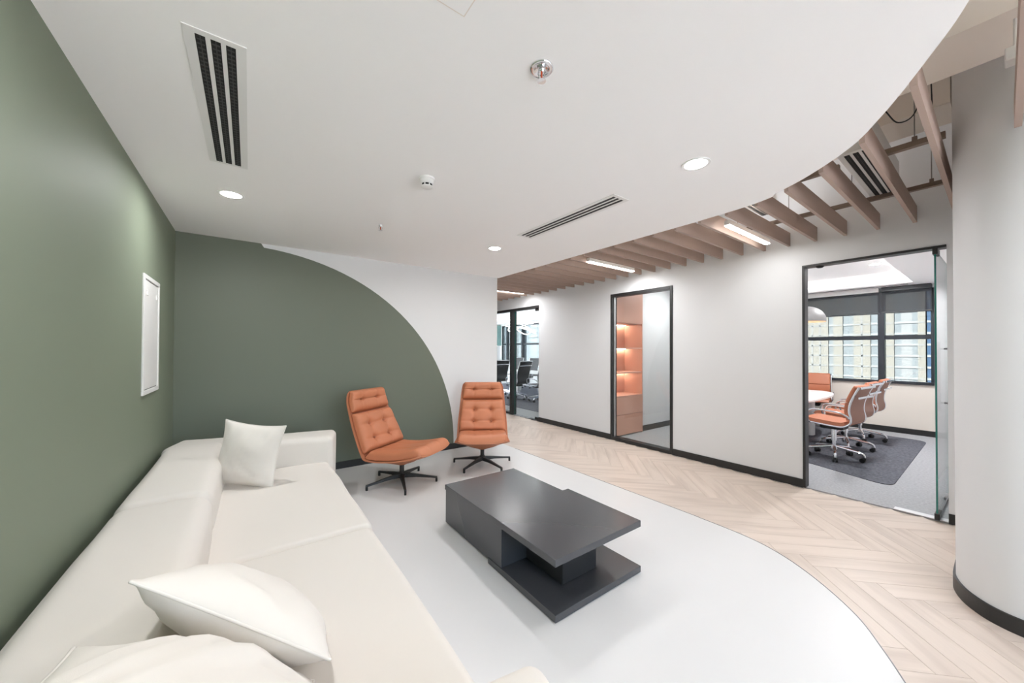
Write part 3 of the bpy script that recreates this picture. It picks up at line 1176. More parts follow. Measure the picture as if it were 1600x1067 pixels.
def pillow(label, center, e1, e2, w, h, t, seed, group="cream pillows on the sofa", pinch=0.10, crease=0.3):
    """square scatter cushion with pinched corners and a seam; e1 = width direction, e2 = height direction"""
    e1 = Vector(e1).normalized()
    e2 = Vector(e2)
    e2 = (e2 - e1 * e2.dot(e1)).normalized()
    e3 = e1.cross(e2)
    n = 26
    root = empty("scatter_pillow", center)
    mw = Matrix.Identity(4)
    for i in range(3):
        mw[i][0], mw[i][1], mw[i][2] = e1[i], e2[i], e3[i]
    root.rotation_euler = mw.to_euler()
    tag(root, label, "pillow", group)

    def pos(u, v, side):
        x = w / 2 * u * (1 - pinch * (1 - v * v) * abs(u) ** 1.5)
        y = h / 2 * v * (1 - pinch * (1 - u * u) * abs(v) ** 1.5)
        a = max(0.0, (1 - abs(u) ** 2.2)) ** 0.62 * max(0.0, (1 - abs(v) ** 2.2)) ** 0.62
        s = Vector((u * 1.6 + seed, v * 1.6, side * 2.0))
        z = side * t / 2 * a * (1 + 0.22 * noise.noise(s))
        # creases running in from the corners
        e = max(abs(u), abs(v))
        cr = math.sin((u * 1.0 + v * 1.7) * 7 + seed) * 0.5 + math.sin((u * 2.3 - v) * 6 + seed * 2) * 0.5
        z += 0.012 * cr * (e ** 3) * (1 - e ** 6) * side
        z += 0.007 * math.sin((u + v) * 9 + seed) * noise.noise(Vector((u * 2, v * 2, seed))) * (1 - e ** 4)
        fold = u * 0.75 + v * 0.9 + 0.15 * math.sin(u * 3 + seed)
        z -= crease * side * 0.020 * (math.exp(-((fold + 0.55) / 0.06) ** 2) + math.exp(-((fold + 0.15) / 0.05) ** 2) + 0.7 * math.exp(-((fold - 0.28) / 0.06) ** 2)) * (1 - u ** 4) * (1 - v ** 4)
        return Vector((x, y, z))
    b = BM()
    grid = {}
    for side in (1, -1):
        for i in range(n + 1):
            for j in range(n + 1):
                u = -math.cos(math.pi * i / n)
                v = -math.cos(math.pi * j / n)
                bd = i in (0, n) or j in (0, n)
                key = (i, j, 0 if bd else side)
                if key not in grid:
                    grid[key] = b.verts.new(pos(u, v, side))
    for side in (1, -1):
        for i in range(n):
            for j in range(n):
                q = []
                for (a, c) in ((i, j), (i + 1, j), (i + 1, j + 1), (i, j + 1)):
                    bd = a in (0, n) or c in (0, n)
                    q.append(grid[(a, c, 0 if bd else side)])
                b.faces.new(q if side > 0 else q[::-1])
    link_mesh("pillow_cover", b, 'pillow', root, smooth=True)
    loop = []
    for i in range(n):
        loop.append(pos(-math.cos(math.pi * i / n), -1, 1))
    for j in range(n):
        loop.append(pos(1, -math.cos(math.pi * j / n), 1))
    for i in range(n):
        loop.append(pos(math.cos(math.pi * i / n), 1, 1))
    for j in range(n):
        loop.append(pos(-1, math.cos(math.pi * j / n), 1))
    b = BM()
    tube(b, loop, 0.0045, 6, closed=True)
    link_mesh("seam", b, 'pillow', root, smooth=True)
    return root


pillow("cream pillow standing in the far corner of the sofa against arm and back", (0.006, 3.496, 0.672), (0.84, -0.53, -0.12), (-0.05, 0.20, 0.96), 0.46, 0.49, 0.19, 1.3, pinch=0.09)
pillow("cream pillow leaning behind the nearest one, its seam edge towards the camera", (0.003, 1.424, 0.662), (0.78, -0.36, -0.50), (0.17, 0.78, -0.45), 0.55, 0.46, 0.20, 4.1, pinch=0.05)
pillow("nearest cream pillow at the bottom edge of the picture, with diagonal creases", (-0.105, 1.01, 0.728), (0.86, -0.20, -0.45), (0.14, -0.97, 0.17), 0.57, 0.53, 0.22, 7.7, pinch=0.07, crease=1.0)


# ------------------------------------------------------------------ swivel armchairs
def build_armchair():
    c = empty("swivel_armchair")
    # profile in (f, z, half width): f points to the front; local front is -Y
    prof = [(-0.545, 1.03, 0.278), (-0.535, 0.92, 0.30), (-0.492, 0.79, 0.312), (-0.420, 0.62, 0.327), (-0.340, 0.46, 0.34), (-0.290, 0.365, 0.343),
            (-0.245, 0.305, 0.345), (-0.16, 0.287, 0.345), (0.0, 0.294, 0.345), (0.20, 0.322, 0.342), (0.37, 0.362, 0.332), (0.458, 0.392, 0.308)]
    P = spline(prof, 6)

    def at(t):
        x = max(0.0, min(1.0, t)) * (len(P) - 1)
        i = min(int(x), len(P) - 2)
        return P[i].lerp(P[i + 1], x - i)

    def frame(t):
        p = at(t)
        d = at(t + 0.012) - at(t - 0.012)
        d = Vector((d.x, d.y)).normalized()
        return p, Vector((-d.y, d.x)) if False else Vector((-d.y, d.x))
    # inner normal: for the back it must point to the front (+f) / up
    def nrm(t):
        p = at(t)
        d = at(min(1, t + 0.012)) - at(max(0, t - 0.012))
        d = Vector((d.x, d.y)).normalized()
        n = Vector((-d.y, d.x))
        return n if n.x + n.y > 0 else -n
    # shell
    b = BM()
    nu, nv = 14, 44
    front, back = {}, {}
    for j in range(nv + 1):
        t = j / nv
        p = at(t)
        n = nrm(t)
        endr = min(1.0, min(t, 1 - t) / 0.05)
        hw = p.z * (0.90 + 0.10 * math.sqrt(1 - (1 - endr) ** 2))
        for i in range(nu + 1):
            u = -1 + 2 * i / nu
            curl = 0.030 * abs(u) ** 4
            q = Vector((p.x, p.y)) + n * curl
            front[i, j] = b.verts.new((u * hw, -(q.x + n.x * 0.006), q.y + n.y * 0.006))
            back[i, j] = b.verts.new((u * (hw + 0.004), -(q.x - n.x * 0.010), q.y - n.y * 0.010))
    for j in range(nv):
        for i in range(nu):
            b.faces.new((front[i, j], front[i + 1, j], front[i + 1, j + 1], front[i, j + 1]))
            b.faces.new((back[i, j + 1], back[i + 1, j + 1], back[i + 1, j], back[i, j]))
    for j in range(nv):
        b.faces.new((front[0, j + 1], back[0, j + 1], back[0, j], front[0, j]))
        b.faces.new((front[nu, j], back[nu, j], back[nu, j + 1], front[nu, j + 1]))
    for i in range(nu):
        b.faces.new((front[i, 0], back[i, 0], back[i + 1, 0], front[i + 1, 0]))
        b.faces.new((front[i + 1, nv], back[i + 1, nv], back[i, nv], front[i, nv]))
    link_mesh("shell", b, 'shell', c, smooth='auto')
    # upholstered bowl below the seat
    b = BM()
    rings = []
    for k, (zz, rx, ry, off) in enumerate([(0.205, 0.048, 0.048, 0.0), (0.222, 0.085, 0.08, 0.0), (0.255, 0.175, 0.17, 0.0), (0.285, 0.255, 0.25, 0.005), (0.306, 0.315, 0.30, 0.01), (0.322, 0.335, 0.33, 0.015)]):
        ring = []
        for a in range(32):
            th = 2 * math.pi * a / 32
            ex = 1.0 + 0.10 * abs(math.sin(2 * th)) ** 2 * (k / 5)
            f = off + ry * ex * math.cos(th)
            z = zz + (max(0.0, f) * 0.075 if k > 2 else 0)
            ring.append(b.verts.new((rx * ex * math.sin(th), -f, z)))
        rings.append(ring)
    for r0, r1 in zip(rings[:-1], rings[1:]):
        for a in range(32):
            b.faces.new((r0[a], r0[(a + 1) % 32], r1[(a + 1) % 32], r1[a]))
    b.faces.new(rings[0][::-1])
    link_mesh("seat_bowl", b, 'shell', c, smooth=True)

    def pad(name, t0, t1, thick, buttons, hlines, vlines, inset=0.022, roll=0.0, nu=46, nv=46, puff=1.0):
        b = BM()
        L = 0.0
        g = {}
        bk = {}
        for j in range(nv + 1):
            s = j / nv
            sc = 0.5 - 0.5 * math.cos(math.pi * s)
            sc = 0.6 * s + 0.4 * sc
            t = t0 + (t1 - t0) * sc
            p = at(t)
            n = nrm(t)
            V = -1 + 2 * sc
            ec = max(0.0, abs(V) - 0.86) / 0.14
            hw = (p.z - inset) * (1 - 0.06 * ec ** 3)
            for i in range(nu + 1):
                a = i / nu
                U = -(0.6 * math.cos(math.pi * a) + 0.4 * (1 - 2 * a))
                side = (max(0.0, 1 - abs(U) ** 7) ** 0.42) * (max(0.0, 1 - abs(V) ** 7) ** 0.42)
                hgt = thick * side
                d = 0.0
                for bu, bv_ in buttons:
                    r2_ = ((U - bu) * 1.0) ** 2 + ((V - bv_) * 0.9) ** 2
                    d += 0.034 * math.exp(-r2_ / 0.010) + 0.014 * math.exp(-r2_ / 0.07)
                for hv in hlines:
                    wv = 0.055 * (1 + 0.3 * math.sin(U * 7))
                    d += 0.014 * math.exp(-((V - hv) / wv) ** 2) * (0.45 + 0.55 * (1 - min(1, abs(U))))
                for vu in vlines:
                    d += 0.008 * math.exp(-((U - vu) / 0.035) ** 2)
                d += 0.003 * noise.noise(Vector((U * 3 + t0 * 9, V * 3, 1.0)))
                hgt = max(0.002, hgt - d * side)
                curl = 0.030 * abs(U) ** 4
                q = Vector((p.x, p.y)) + n * (0.006 + curl)
                f = q + n * hgt
                g[i, j] = b.verts.new((U * hw * (1 + 0.015 * side), -f.x, f.y))
                bk[i, j] = b.verts.new((U * hw, -q.x, q.y))
        for j in range(nv):
            for i in range(nu):
                b.faces.new((g[i, j], g[i + 1, j], g[i + 1, j + 1], g[i, j + 1]))
                b.faces.new((bk[i, j + 1], bk[i + 1, j + 1], bk[i + 1, j], bk[i, j]))
        for j in range(nv):
            b.faces.new((g[0, j + 1], bk[0, j + 1], bk[0, j], g[0, j]))
            b.faces.new((g[nu, j], bk[nu, j], bk[nu, j + 1], g[nu, j + 1]))
        for i in range(nu):
            b.faces.new((g[i, 0], bk[i, 0], bk[i + 1, 0], g[i + 1, 0]))
            b.faces.new((g[i + 1, nv], bk[i + 1, nv], bk[i, nv], g[i, nv]))
        o = link_mesh(name, b, 'leather', c, smooth=True)
        for bu, bv_ in buttons:
            sc = (bv_ + 1) / 2
            t = t0 + (t1 - t0) * sc
            p = at(t)
            n = nrm(t)
            q = Vector((p.x, p.y)) + n * (0.006 + thick - 0.036)
            bb = BM()
            bmesh.ops.create_uvsphere(bb, u_segments=10, v_segments=6, radius=0.011)
            for v in bb.verts:
                v.co.y *= 0.5
            bt = link_mesh("button", bb, 'button', o, smooth=True)
            bt.location = (bu * (p.z - inset), -q.x, q.y)
            bt.rotation_euler = (math.atan2(n.y, n.x) * -1, 0, 0)
        return o

    # arc positions of the profile: parameter t is by control point index / (len-1)
    K = len(prof) - 1
    pad("headrest", 0.0, 2.05 / K, 0.085, [(-0.42, 0.0), (0.42, 0.0)], [0.0], [-0.42, 0.42])
    pad("back_pad", 2.12 / K, 5.15 / K, 0.105, [(-0.38, -0.46), (0.38, -0.46), (-0.38, 0.16), (0.38, 0.16)], [-0.46, 0.16], [-0.38, 0.38])
    pad("seat_pad", 5.75 / K, 1.0, 0.11, [], [], [-0.36, 0.36])
    # swivel base
    b = BM()
    tube(b, [(0, 0, 0.06), (0, 0, 0.215)], 0.026, 16)
    link_mesh("column", b, 'black', c, smooth='auto')
    b = BM()
    lathe(b, [(0, 0.055), (0.045, 0.06), (0.05, 0.09), (0.036, 0.118), (0.0, 0.118)], n=20)
    link_mesh("hub", b, 'black', c, smooth='auto')
    for k in range(5):
        a = 2 * math.pi * k / 5
        b = BM()
        ps = [(0.03, 0.062, 0.108, 0.026), (0.16, 0.062, 0.092, 0.020), (0.30, 0.050, 0.070, 0.015), (0.395, 0.040, 0.058, 0.013)]
        vs = []
        for r_, z0, z1, hw in ps:
            vs.append([b.verts.new((r_, s * hw, z)) for s, z in ((-1, z0), (1, z0), (0.7, z1), (-0.7, z1))])
        for q0, q1 in zip(vs[:-1], vs[1:]):
            for i in range(4):
                b.faces.new((q0[i], q0[(i + 1) % 4], q1[(i + 1) % 4], q1[i]))
        b.faces.new(vs[0][::-1])
        b.faces.new(vs[-1])
        lg = link_mesh("leg", b, 'black', c)
        lg.rotation_euler = (0, 0, a)
        b = BM()
        box(b, 0.377, 0.398, -0.011, 0.011, 0.0, 0.045, 0.002)
        link_mesh("glide", b, 'black_soft', lg)
    return c


ch1 = build_armchair()
ch2 = copy_tree(ch1)
ch1.location = (1.405, 4.02, 0.0)
ch1.rotation_euler = (0, 0, R(33))
tag(ch1, "tan leather swivel armchair turned sideways in front of the green wall", "armchair", "tan leather swivel armchairs")
ch2.location = (2.475, 4.03, 0.0)
ch2.rotation_euler = (0, 0, R(-31.6))
tag(ch2, "tan leather swivel armchair facing the camera beside the white wall", "armchair", "tan leather swivel armchairs")
# legs of the stars as they stand in the photograph
for ch, a0 in ((ch1, R(40.0 - 33)), (ch2, R(60 + 31.6))):
    i = 0
    for o in ch.children:
        if o.name.split('.')[0] == 'leg':
            o.rotation_euler = (0, 0, a0 + 2 * math.pi * i / 5)
            i += 1

# ------------------------------------------------------------------ coffee table
def build_table():
    t = empty("coffee_table", (1.75, 2.15, 0))
    tag(t, "charcoal two part coffee table, a closed block sliding into an open shelf", "coffee table")
    ox, oy = 1.75, 2.15

    def p(n, x0, x1, y0, y1, z0, z1, m='table', bev=0.002):
        return bx(n, x0 - ox, x1 - ox, y0 - oy, y1 - oy, z0, z1, m, t, bev)
    p("block_body", 1.383, 2.112, 2.06, 2.852, 0.012, 0.290)
    p("block_top", 1.377, 2.118, 2.06, 2.858, 0.2905, 0.333)
    p("plinth", 1.42, 2.08, 2.10, 2.80, 0.0, 0.012, 'black_soft', 0)
    p("shelf_top", 1.364, 2.150, 1.452, 2.140, 0.307, 0.350)
    p("shelf_bottom", 1.364, 2.150, 1.452, 2.140, 0.003, 0.045)
    p("end_panel", 1.368, 2.146, 1.980, 2.136, 0.045, 0.307)
    p("centre_post", 1.580, 1.892, 1.618, 1.98, 0.045, 0.307, 'table_in')
    return t


build_table()

# ------------------------------------------------------------------ office chairs
def build_office_chair(high, leather, backm):
    c = empty("office_chair")
    top = 1.10 if high else 0.945
    # side frame profile (f, z)
    sp = [(0.255, 0.452), (0.235, 0.462), (0.10, 0.452), (-0.08, 0.440), (-0.165, 0.446), (-0.225, 0.49), (-0.238, 0.55), (-0.222, 0.64), (-0.232, 0.74), (-0.275, 0.86)]
    if high:
        sp += [(-0.325, 0.99), (-0.360, top)]
    else:
        sp += [(-0.315, top)]
    S = spline([(f, 0, z) for f, z in sp], 5)
    W = 0.225
    for s in (-1, 1):
        b = BM()
        tube(b, [(s * (W + 0.012), -q.x, q.z) for q in S], 0.0125, 8)
        link_mesh("side_frame", b, 'chrome', c, smooth=True)
    # sling
    def sling(name, lo, hi, m, off, th, ribs):
        b = BM()
        A = []
        n = len(S)
        i0, i1 = int(lo * (n - 1)), int(hi * (n - 1))
        for i in range(i0, i1 + 1):
            q = S[i]
            d = S[min(n - 1, i + 1)] - S[max(0, i - 1)]
            d.normalize()
            nn = Vector((-d.z, 0, d.x))
            if nn.x + nn.z < 0:
                nn = -nn
            rb = 0.006 * abs(math.sin(i * 1.3)) if ribs else 0.0
            A.append((q + nn * (off + th + rb), q + nn * off))
        prev = None
        for f_, k_ in A:
            cur = [b.verts.new((-W, -f_.x, f_.z)), b.verts.new((W, -f_.x, f_.z)), b.verts.new((W, -k_.x, k_.z)), b.verts.new((-W, -k_.x, k_.z))]
            if prev:
                for i in range(4):
                    b.faces.new((prev[i], prev[(i + 1) % 4], cur[(i + 1) % 4], cur[i]))
            else:
                b.faces.new(cur[::-1])
            prev = cur
        b.faces.new(prev)
        return link_mesh(name, b, m, c, smooth='auto')
    n = len(sp) - 1
    kb = 5.0 / n
    sling("seat", 0.0, kb, leather, -0.006, 0.012, high)
    sling("backrest", kb, 1.0, backm, -0.006, 0.012, high)
    if not high:
        def padbox(name, lo, hi, th):
            o = sling(name, lo, hi, leather, 0.007, th, False)
            md = o.modifiers.new("round", 'BEVEL')
            md.width = 0.018
            md.segments = 3
            return o
        padbox("seat_pad", 0.02, kb - 0.06, 0.045)
        padbox("back_pad", kb + 0.06, 0.80, 0.045)
        padbox("head_pad", 0.815, 1.0, 0.05)
    for z, f in ([(top - 0.008, sp[-1][0] - 0.004)] + [(top - 0.135 if high else top - 0.13, -0.325 if high else -0.296)]):
        b = BM()
        box(b, -W - 0.012, W + 0.012, -f + 0.010, -f + 0.022, z - 0.014, z + 0.014, 0.004)
        link_mesh("back_stretcher", b, 'chrome', c)
    for s in (-1, 1):
        b = BM()
        arm = spline([(s * (W + 0.02), -0.17, 0.455), (s * (W + 0.05), -0.185, 0.53), (s * (W + 0.055), -0.175, 0.60), (s * (W + 0.055), -0.12, 0.635), (s * (W + 0.055), 0.02, 0.632), (s * (W + 0.05), 0.14, 0.62), (s * (W + 0.03), 0.205, 0.585), (s * (W + 0.015), 0.225, 0.55)], 5)
        tube(b, arm, 0.0115, 8)
        link_mesh("armrest", b, 'chrome', c, smooth=True)
    bx("mechanism", -0.10, 0.10, -0.12, 0.12, 0.375, 0.432, 'black_soft', c, 0.015)
    b = BM()
    tube(b, [(0, 0, 0.22), (0, 0, 0.38)], 0.028, 12)
    tube(b, [(0, 0, 0.10), (0, 0, 0.24)], 0.019, 12)
    link_mesh("gas_column", b, 'chrome', c, smooth='auto')
    b = BM()
    lathe(b, [(0, 0.075), (0.035, 0.08), (0.042, 0.13), (0.032, 0.16), (0, 0.16)], n=16)
    link_mesh("hub", b, 'chrome', c, smooth='auto')
    for k in range(5):
        a = 2 * math.pi * k / 5 + 0.35
        b = BM()
        tube(b, spline([(0.03, 0, 0.145), (0.14, 0, 0.128), (0.25, 0, 0.112), (0.285, 0, 0.095), (0.292, 0, 0.062)], 4), [0.017] * 9 + [0.014] * 8, 8)
        lg = link_mesh("leg", b, 'chrome', c, smooth='auto')
        lg.rotation_euler = (0, 0, a)
        b = BM()
        for s in (-1, 1):
            tube(b, [(0.275, s * 0.006, 0.027), (0.275, s * 0.026, 0.027)], 0.027, 14)
        box(b, 0.265, 0.305, -0.008, 0.008, 0.03, 0.062, 0.003)
        link_mesh("caster", b, 'caster', lg, smooth='auto')
    return c


GO = "orange leather office chairs round the meeting table"
oc = build_office_chair(False, 'orange_leather', 'brown_mesh')
spots = [(6.67, 1.41, 174, "nearest orange office chair, seen sideways behind the white jamb of the glass door"),
         (7.47, 1.44, 176, "second orange office chair in the row, partly hidden behind the nearest"),
         (8.42, 1.44, 178, "last orange office chair in the row, closest to the window"),
         (9.22, 2.26, -80, "orange office chair at the head of the white table below the window")]
for i, (x, y, a, lab) in enumerate(spots):
    o = oc if i == 0 else copy_tree(oc)
    o.location = (x, y, 0.008)
    o.rotation_euler = (0, 0, R(a))
    o.scale = (1.08, 1.08, 1.08)
    tag(o, lab, "office chair", GO)

GB = "black high backed office chairs in the conference room"
bc = build_office_chair(True, 'black_leather', 'black_leather')
spots = [(6.60, 8.72, 186, "black ribbed office chair with its back to the glass, right of the dark post"),
         (6.60, 9.85, 178, "black ribbed office chair with its back to the glass, left of the dark post"),
         (6.82, 7.98, 180, "black office chair half hidden at the right end of the far glass"),
         (8.95, 12.1, -75, "black office chair across the conference table, left of the dark post"),
         (8.95, 11.05, -75, "black office chair across the conference table, just right of the dark post"),
         (8.95, 9.95, -75, "black office chair across the conference table, nearest the right glass edge")]
for i, (x, y, a, lab) in enumerate(spots):
    o = bc if i == 0 else copy_tree(bc)
    o.location = (x, y, 0.008)
    o.rotation_euler = (0, 0, R(a))
    o.scale = (1.06, 1.06, 1.06)
    tag(o, lab, "office chair", GB)


# ------------------------------------------------------------------ meeting room furniture
def oval(cx, cy, a, c, e=2.6, n=56):
    out = []
    for k in range(n):
        t = 2 * math.pi * k / n
        ct, st = math.cos(t), math.sin(t)
        out.append((cx + a * math.copysign(abs(ct) ** (2 / e), ct), cy + c * math.copysign(abs(st) ** (2 / e), st)))
    return out


def conf_table(name, cx, cy, a, c, label, rotz=0.0, z0=0.008):
    t = empty(name, (cx, cy, z0))
    t.rotation_euler = (0, 0, rotz)
    tag(t, label, "table")
    b = BM()
    prism(b, oval(0, 0, a, c), 0.712, 0.74)
    link_mesh("tabletop", b, 'white_top', t)
    for s in (-1, 1):
        b = BM()
        prism(b, oval(s * a * 0.45, 0, 0.10, c * 0.42, 4, 28), 0.0, 0.712)
        link_mesh("table_leg", b, 'white_metal', t)
    return t


conf_table("meeting_table", 7.55, 2.18, 1.28, 0.475, "oval white meeting table with orange chairs around it")
conf_table("conference_table", 7.95, 9.6, 2.3, 0.55, "long white conference table with black chairs around it", R(90))


def round_poly(pts, r, n=8):
    out = []
    N = len(pts)
    for i in range(N):
        p = Vector(pts[i]); a = Vector(pts[i - 1]); c = Vector(pts[(i + 1) % N])
        d1 = (a - p).normalized(); d2 = (c - p).normalized()
        s, e = p + d1 * r, p + d2 * r
        for k in range(n + 1):
            t = k / n
            q = s * (1 - t) ** 2 + p * 2 * t * (1 - t) + e * t * t
            out.append((q.x, q.y))
    return out


b = BM()
prism(b, round_poly([(5.74, 0.725), (9.12, 0.745), (9.25, 2.62), (6.50, 2.62)], 0.20), 0.0, 0.008)
tag(link_mesh("rug", b, 'rug'), "dark grey rug with rounded corners under the orange chairs", "rug")
b = BM()
prism(b, round_poly([(5.65, 5.75), (9.35, 5.75), (9.35, 13.2), (5.65, 13.2)], 0.15), 0.0, 0.008)
tag(link_mesh("rug", b, 'rug'), "dark grey rug of the conference room under the black chairs", "rug")

# pendant lamp
t = empty("pendant_lamp", (7.42, 1.955, 1.985))
tag(t, "grey dome pendant lamp hanging over the white meeting table", "lamp")
b = BM()
pr1 = []
for k in range(0, 13):
    a = R(90) * k / 12
    pr1.append((0.03 + 0.27 * math.sin(a) if k else 0.022, 0.255 * math.cos(a) ** 0.9 if k < 12 else 0.0))
pr2 = [(r - 0.006 if r > 0.03 else r, z - 0.004) for r, z in pr1][::-1]
lathe(b, pr1, n=36, mi=0)
lathe(b, pr2, n=36, mi=1)
link_mesh("lamp_shade", b, ['lamp_grey', 'lamp_in'], t, smooth='auto', recalc=False)
b = BM()
tube(b, [(0, 0, 0.25), (0, 0, 0.31)], 0.02, 10)
link_mesh("lamp_cap", b, 'alu', t)
b = BM()
tube(b, [(0, 0, 0.31), (0, 0, RC + 0.20 - 1.985)], 0.004, 6)
link_mesh("cord", b, 'black_soft', t)
b = BM()
bmesh.ops.create_uvsphere(b, u_segments=14, v_segments=8, radius=0.045)
for v in b.verts:
    v.co.z += 0.09
link_mesh("bulb", b, emit("bulb_warm", (1.0, 0.80, 0.60), 10), t)

GR = "round downlights in the rooms beyond the glass"
downlight(8.10, 1.20, RC + 0.20, "round downlight in the meeting room tray ceiling", ROOM_W, GR)
downlight(6.5, 1.20, RC + 0.20, "round downlight in the meeting room tray, nearer the corridor", ROOM_W * 0.6, GR)
downlight(6.4, 3.35, RC + 0.05, "round downlight of the small office with the terracotta bookcase", ROOM_W * 0.32, GR)
downlight(7.0, 8.2, RC + 0.20, "round downlight of the conference room, first in its tray", ROOM_W * 0.28, GR)
downlight(7.4, 11.0, RC + 0.20, "round downlight of the conference room, second in its tray", ROOM_W * 0.28, GR)

# strip diffuser in the meeting room ceiling and the small wall sensor
tag(bx("strip_diffuser", 9.40, 9.44, 0.98, 2.6, RC - 0.004, RC, 'slot_dark'), "thin dark strip diffuser in the meeting room ceiling before the window", "air vent")
t = empty("ceiling_sensor", (6.55, 1.49, RC + 0.20))
tag(t, "tiny dark sensor on the meeting room ceiling at the left of the opening", "sensor")
bx("sensor_plate", -0.06, 0.06, -0.05, 0.05, -0.006, 0.0, 'white_plastic', t, 0.001)
bx("sensor_eye", -0.05, -0.01, -0.012, 0.012, -0.010, -0.006, 'slot_dark', t)
bx("sensor_eye", 0.015, 0.05, -0.012, 0.012, -0.010, -0.006, 'slot_dark', t)

# ------------------------------------------------------------------ bookcase of the small office
def bookcase():
    t = empty("bookcase", (5.45, 4.12, 0))
    tag(t, "tall terracotta bookcase with lit open shelves behind the black framed glass", "bookcase")
    x0, x1 = 5.08 - 5.45, 5.875 - 5.45
    y0, y1 = 3.93 - 4.12, 4.335 - 4.12

    def p(n, a, c, d, e, z0, z1, m='terracotta', par=None):
        return bx(n, a, c, d, e, z0, z1, m, par or t, 0.002)
    p("side_panel", x0, x0 + 0.02, y0, y1, 0.0, 2.62)
    p("side_panel", x1 - 0.02, x1, y0, y1, 0.0, 2.62)
    p("back_panel", x0 + 0.02, x1 - 0.02, y1 - 0.02, y1, 0.0, 2.62)
    p("top_door", x0 + 0.022, x1 - 0.022, y0 - 0.004, y0 + 0.016, 1.985, 2.62)
    p("top_panel", x0 + 0.02, x1 - 0.02, y0 + 0.016, y1 - 0.02, 1.975, 1.995)
    p("shelf", x0 + 0.02, x1 - 0.02, y0 + 0.004, y1 - 0.02, 1.530, 1.552)
    p("shelf", x0 + 0.02, x1 - 0.02, y0 + 0.004, y1 - 0.02, 1.092, 1.114)
    p("counter", x0 + 0.02, x1 - 0.02, y0 - 0.004, y1 - 0.02, 0.680, 0.702)
    p("lower_door", x0 + 0.022, x1 - 0.022, y0 - 0.004, y0 + 0.016, 0.372, 0.678)
    p("lower_door", x0 + 0.022, x1 - 0.022, y0 - 0.004, y0 + 0.016, 0.02, 0.368)
    for z in (1.974, 1.529, 1.091):
        p("led_strip", x0 + 0.04, x1 - 0.04, y1 - 0.065, y1 - 0.045, z - 0.006, z, 'shelf_led')


bookcase()

# ------------------------------------------------------------------ conference room fittings
t = empty("display_niche", (8.85, 14.2, 0))
tag(t, "teal wall unit with a lit white shelf at the far end of the conference room", "wall unit")
bx("teal_panel", -0.9, 0.95, -0.08, 0.0, 1.70, 2.66, 'teal', t, 0.003)
bx("lower_cabinet", -0.9, 0.95, -0.30, 0.0, 0.0, 0.92, 'white_metal', t, 0.004)
bx("niche_back", -0.9, 0.60, -0.03, 0.0, 0.92, 1.70, 'lit_niche', t)
bx("glass_shelf", -0.9, 0.60, -0.20, -0.03, 1.33, 1.35, 'alu', t)
bx("niche_led", -0.85, 0.55, -0.20, -0.17, 1.685, 1.699, 'cove', t)

# ring chandelier: loops of light
t = empty("ring_chandelier", (7.6, 9.9, 2.30))
tag(t, "chandelier of thin glowing loops over the conference table", "lamp")
for k, (rx, ry, tilt, dz, ph) in enumerate(((0.75, 0.34, 14, -0.02, 0.3), (0.60, 0.30, -12, 0.05, 1.2), (0.48, 0.26, 20, -0.06, 2.4))):
    b = BM()
    pts = []
    for i in range(40):
        a = 2 * math.pi * i / 40
        v = Vector((ry * math.cos(a), rx * math.sin(a), 0.06 * math.sin(2 * a + ph)))
        v.rotate(Matrix.Rotation(R(tilt), 3, 'X'))
        pts.append(v + Vector((0, 0, dz)))
    tube(b, pts, 0.012, 6, closed=True)
    link_mesh("light_loop", b, 'ring_led', t, smooth=True)
for y in (-0.3, 0.3):
    b = BM()
    tube(b, [(0, y, 0.05), (0, y * 0.3, RC + 0.2 - 2.30)], 0.003, 5)
    link_mesh("suspension_wire", b, 'wire', t)
t = empty("ceiling_speaker", (7.15, 9.05, RC + 0.20))
tag(t, "dark round ceiling speaker over the conference room", "speaker")
b = BM()
lathe(b, [(0, -0.012), (0.10, -0.012), (0.115, -0.004), (0.115, 0)], n=28)
link_mesh("speaker_grille", b, 'grey_metal', t, smooth='auto')

# ------------------------------------------------------------------ city outside
struct(bx("ground", -400, 400, -400, 400, -62, -60, 'ground'), "street level far below the windows")
BX = 90.0


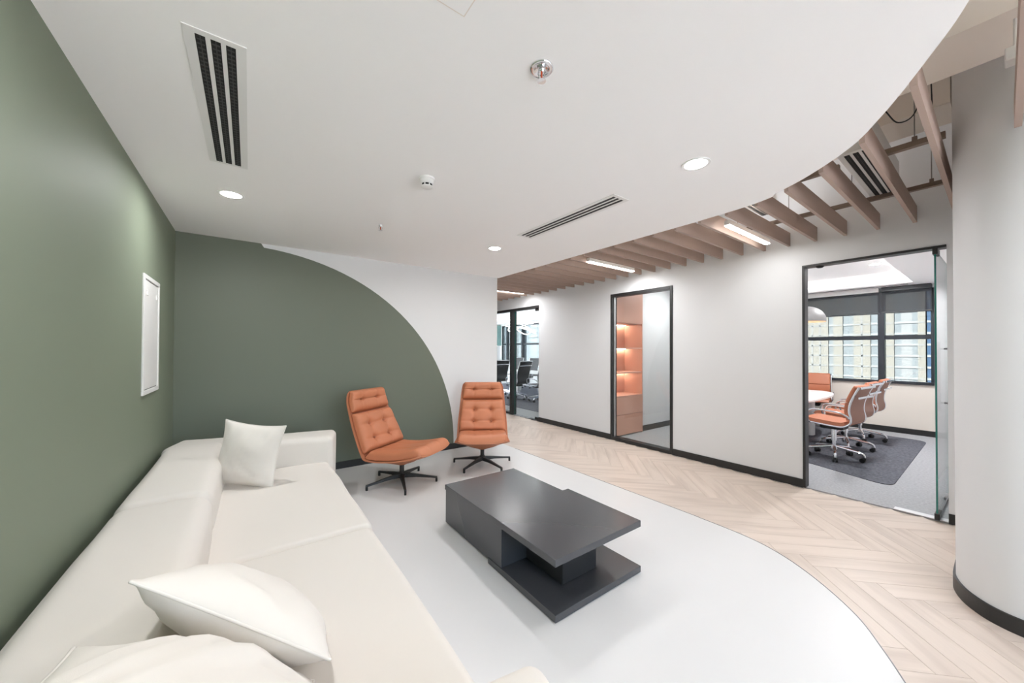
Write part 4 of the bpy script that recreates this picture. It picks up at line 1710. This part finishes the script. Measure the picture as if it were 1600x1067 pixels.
def tower(name, label, segs, z0, z1, depth, pitch, lines=True):
    """segs: (y0, y1, kind); beige piers stand proud, glass bays are recessed with floor bands"""
    t = empty(name, (BX, (segs[0][0] + segs[-1][1]) / 2, -60))
    tag(t, label, "building")
    oy = t.location.y
    y0 = min(s[0] for s in segs)
    y1 = max(s[1] for s in segs)
    bx("core", 1.2, depth, y0 - oy, y1 - oy, 0, z1 + 60, 'tower_mid', t)
    for a, c, m in segs:
        proud = m in ('tower_beige', 'tower_white', 'tower_pale')
        f0 = 0.0 if proud else 0.25
        bx("pier" if proud else "glass_bay", f0, 1.2, a - oy, c - oy, 0, z1 + 60, m, t)
        b = BM()
        z = 60 + z0
        if proud:
            w = c - a
            while z < z1 + 60:
                box(b, f0 - 0.05, f0, a - oy + 0.12, c - oy - 0.12, z, z + 0.22)
                z += pitch
            k = 1
            nn = max(1, int(round(w / 1.1)))
            for k in range(1, nn):
                yy = a - oy + w * k / nn
                box(b, f0 - 0.05, f0, yy - 0.10, yy + 0.10, 60 + z0, z1 + 60)
            o = link_mesh("window_lines", b, 'tower_mid', t)
        else:
            while z < z1 + 60:
                box(b, f0 - 0.12, f0, a - oy, c - oy, z, z + 0.35)
                z += pitch
            o = link_mesh("floor_bands", b, 'tower_line', t)
        o['kind'] = 'stuff'
    return t


tower("tower_building", "beige and grey office tower seen through the meeting room window",
      [(7.45, 8.30, 'tower_beige'), (8.30, 8.96, 'tower_glass'), (8.96, 10.2, 'tower_mid'), (10.2, 11.05, 'tower_glass'), (11.05, 12.4, 'tower_beige'), (12.4, 13.97, 'tower_glass'),
       (13.97, 16.2, 'tower_beige'), (16.2, 17.7, 'tower_glass'), (17.7, 19.05, 'tower_beige'), (19.05, 19.8, 'tower_glass'), (19.8, 23.4, 'tower_beige'), (23.4, 25, 'tower_glass'), (25, 28, 'tower_beige'), (28, 30, 'tower_glass'), (30, 34, 'tower_beige')],
      -45, 50, 18, 1.9)
tower("tower_building", "blue glass tower at the right edge of the meeting room window",
      [(-2, 0.5, 'tower_blue'), (0.5, 3.0, 'tower_blue'), (3.0, 5.2, 'tower_blue'), (5.2, 7.3, 'tower_blue')], -45, 60, 18, 1.9)
tower("tower_building", "pale banded tower seen through the conference room window",
      [(99, 101.5, 'tower_glass'), (101.5, 105, 'tower_white'), (105, 107, 'tower_pale'), (107, 110, 'tower_white'), (110, 113, 'tower_pale')], -45, 70, 18, 1.9)
tower("tower_building", "blue grey tower behind the left conference window",
      [(115, 118, 'tower_pale'), (118, 119.5, 'tower_glass'), (119.5, 123, 'tower_pale'), (123, 126, 'tower_white'), (126, 134, 'tower_pale')], -45, 70, 18, 1.9)
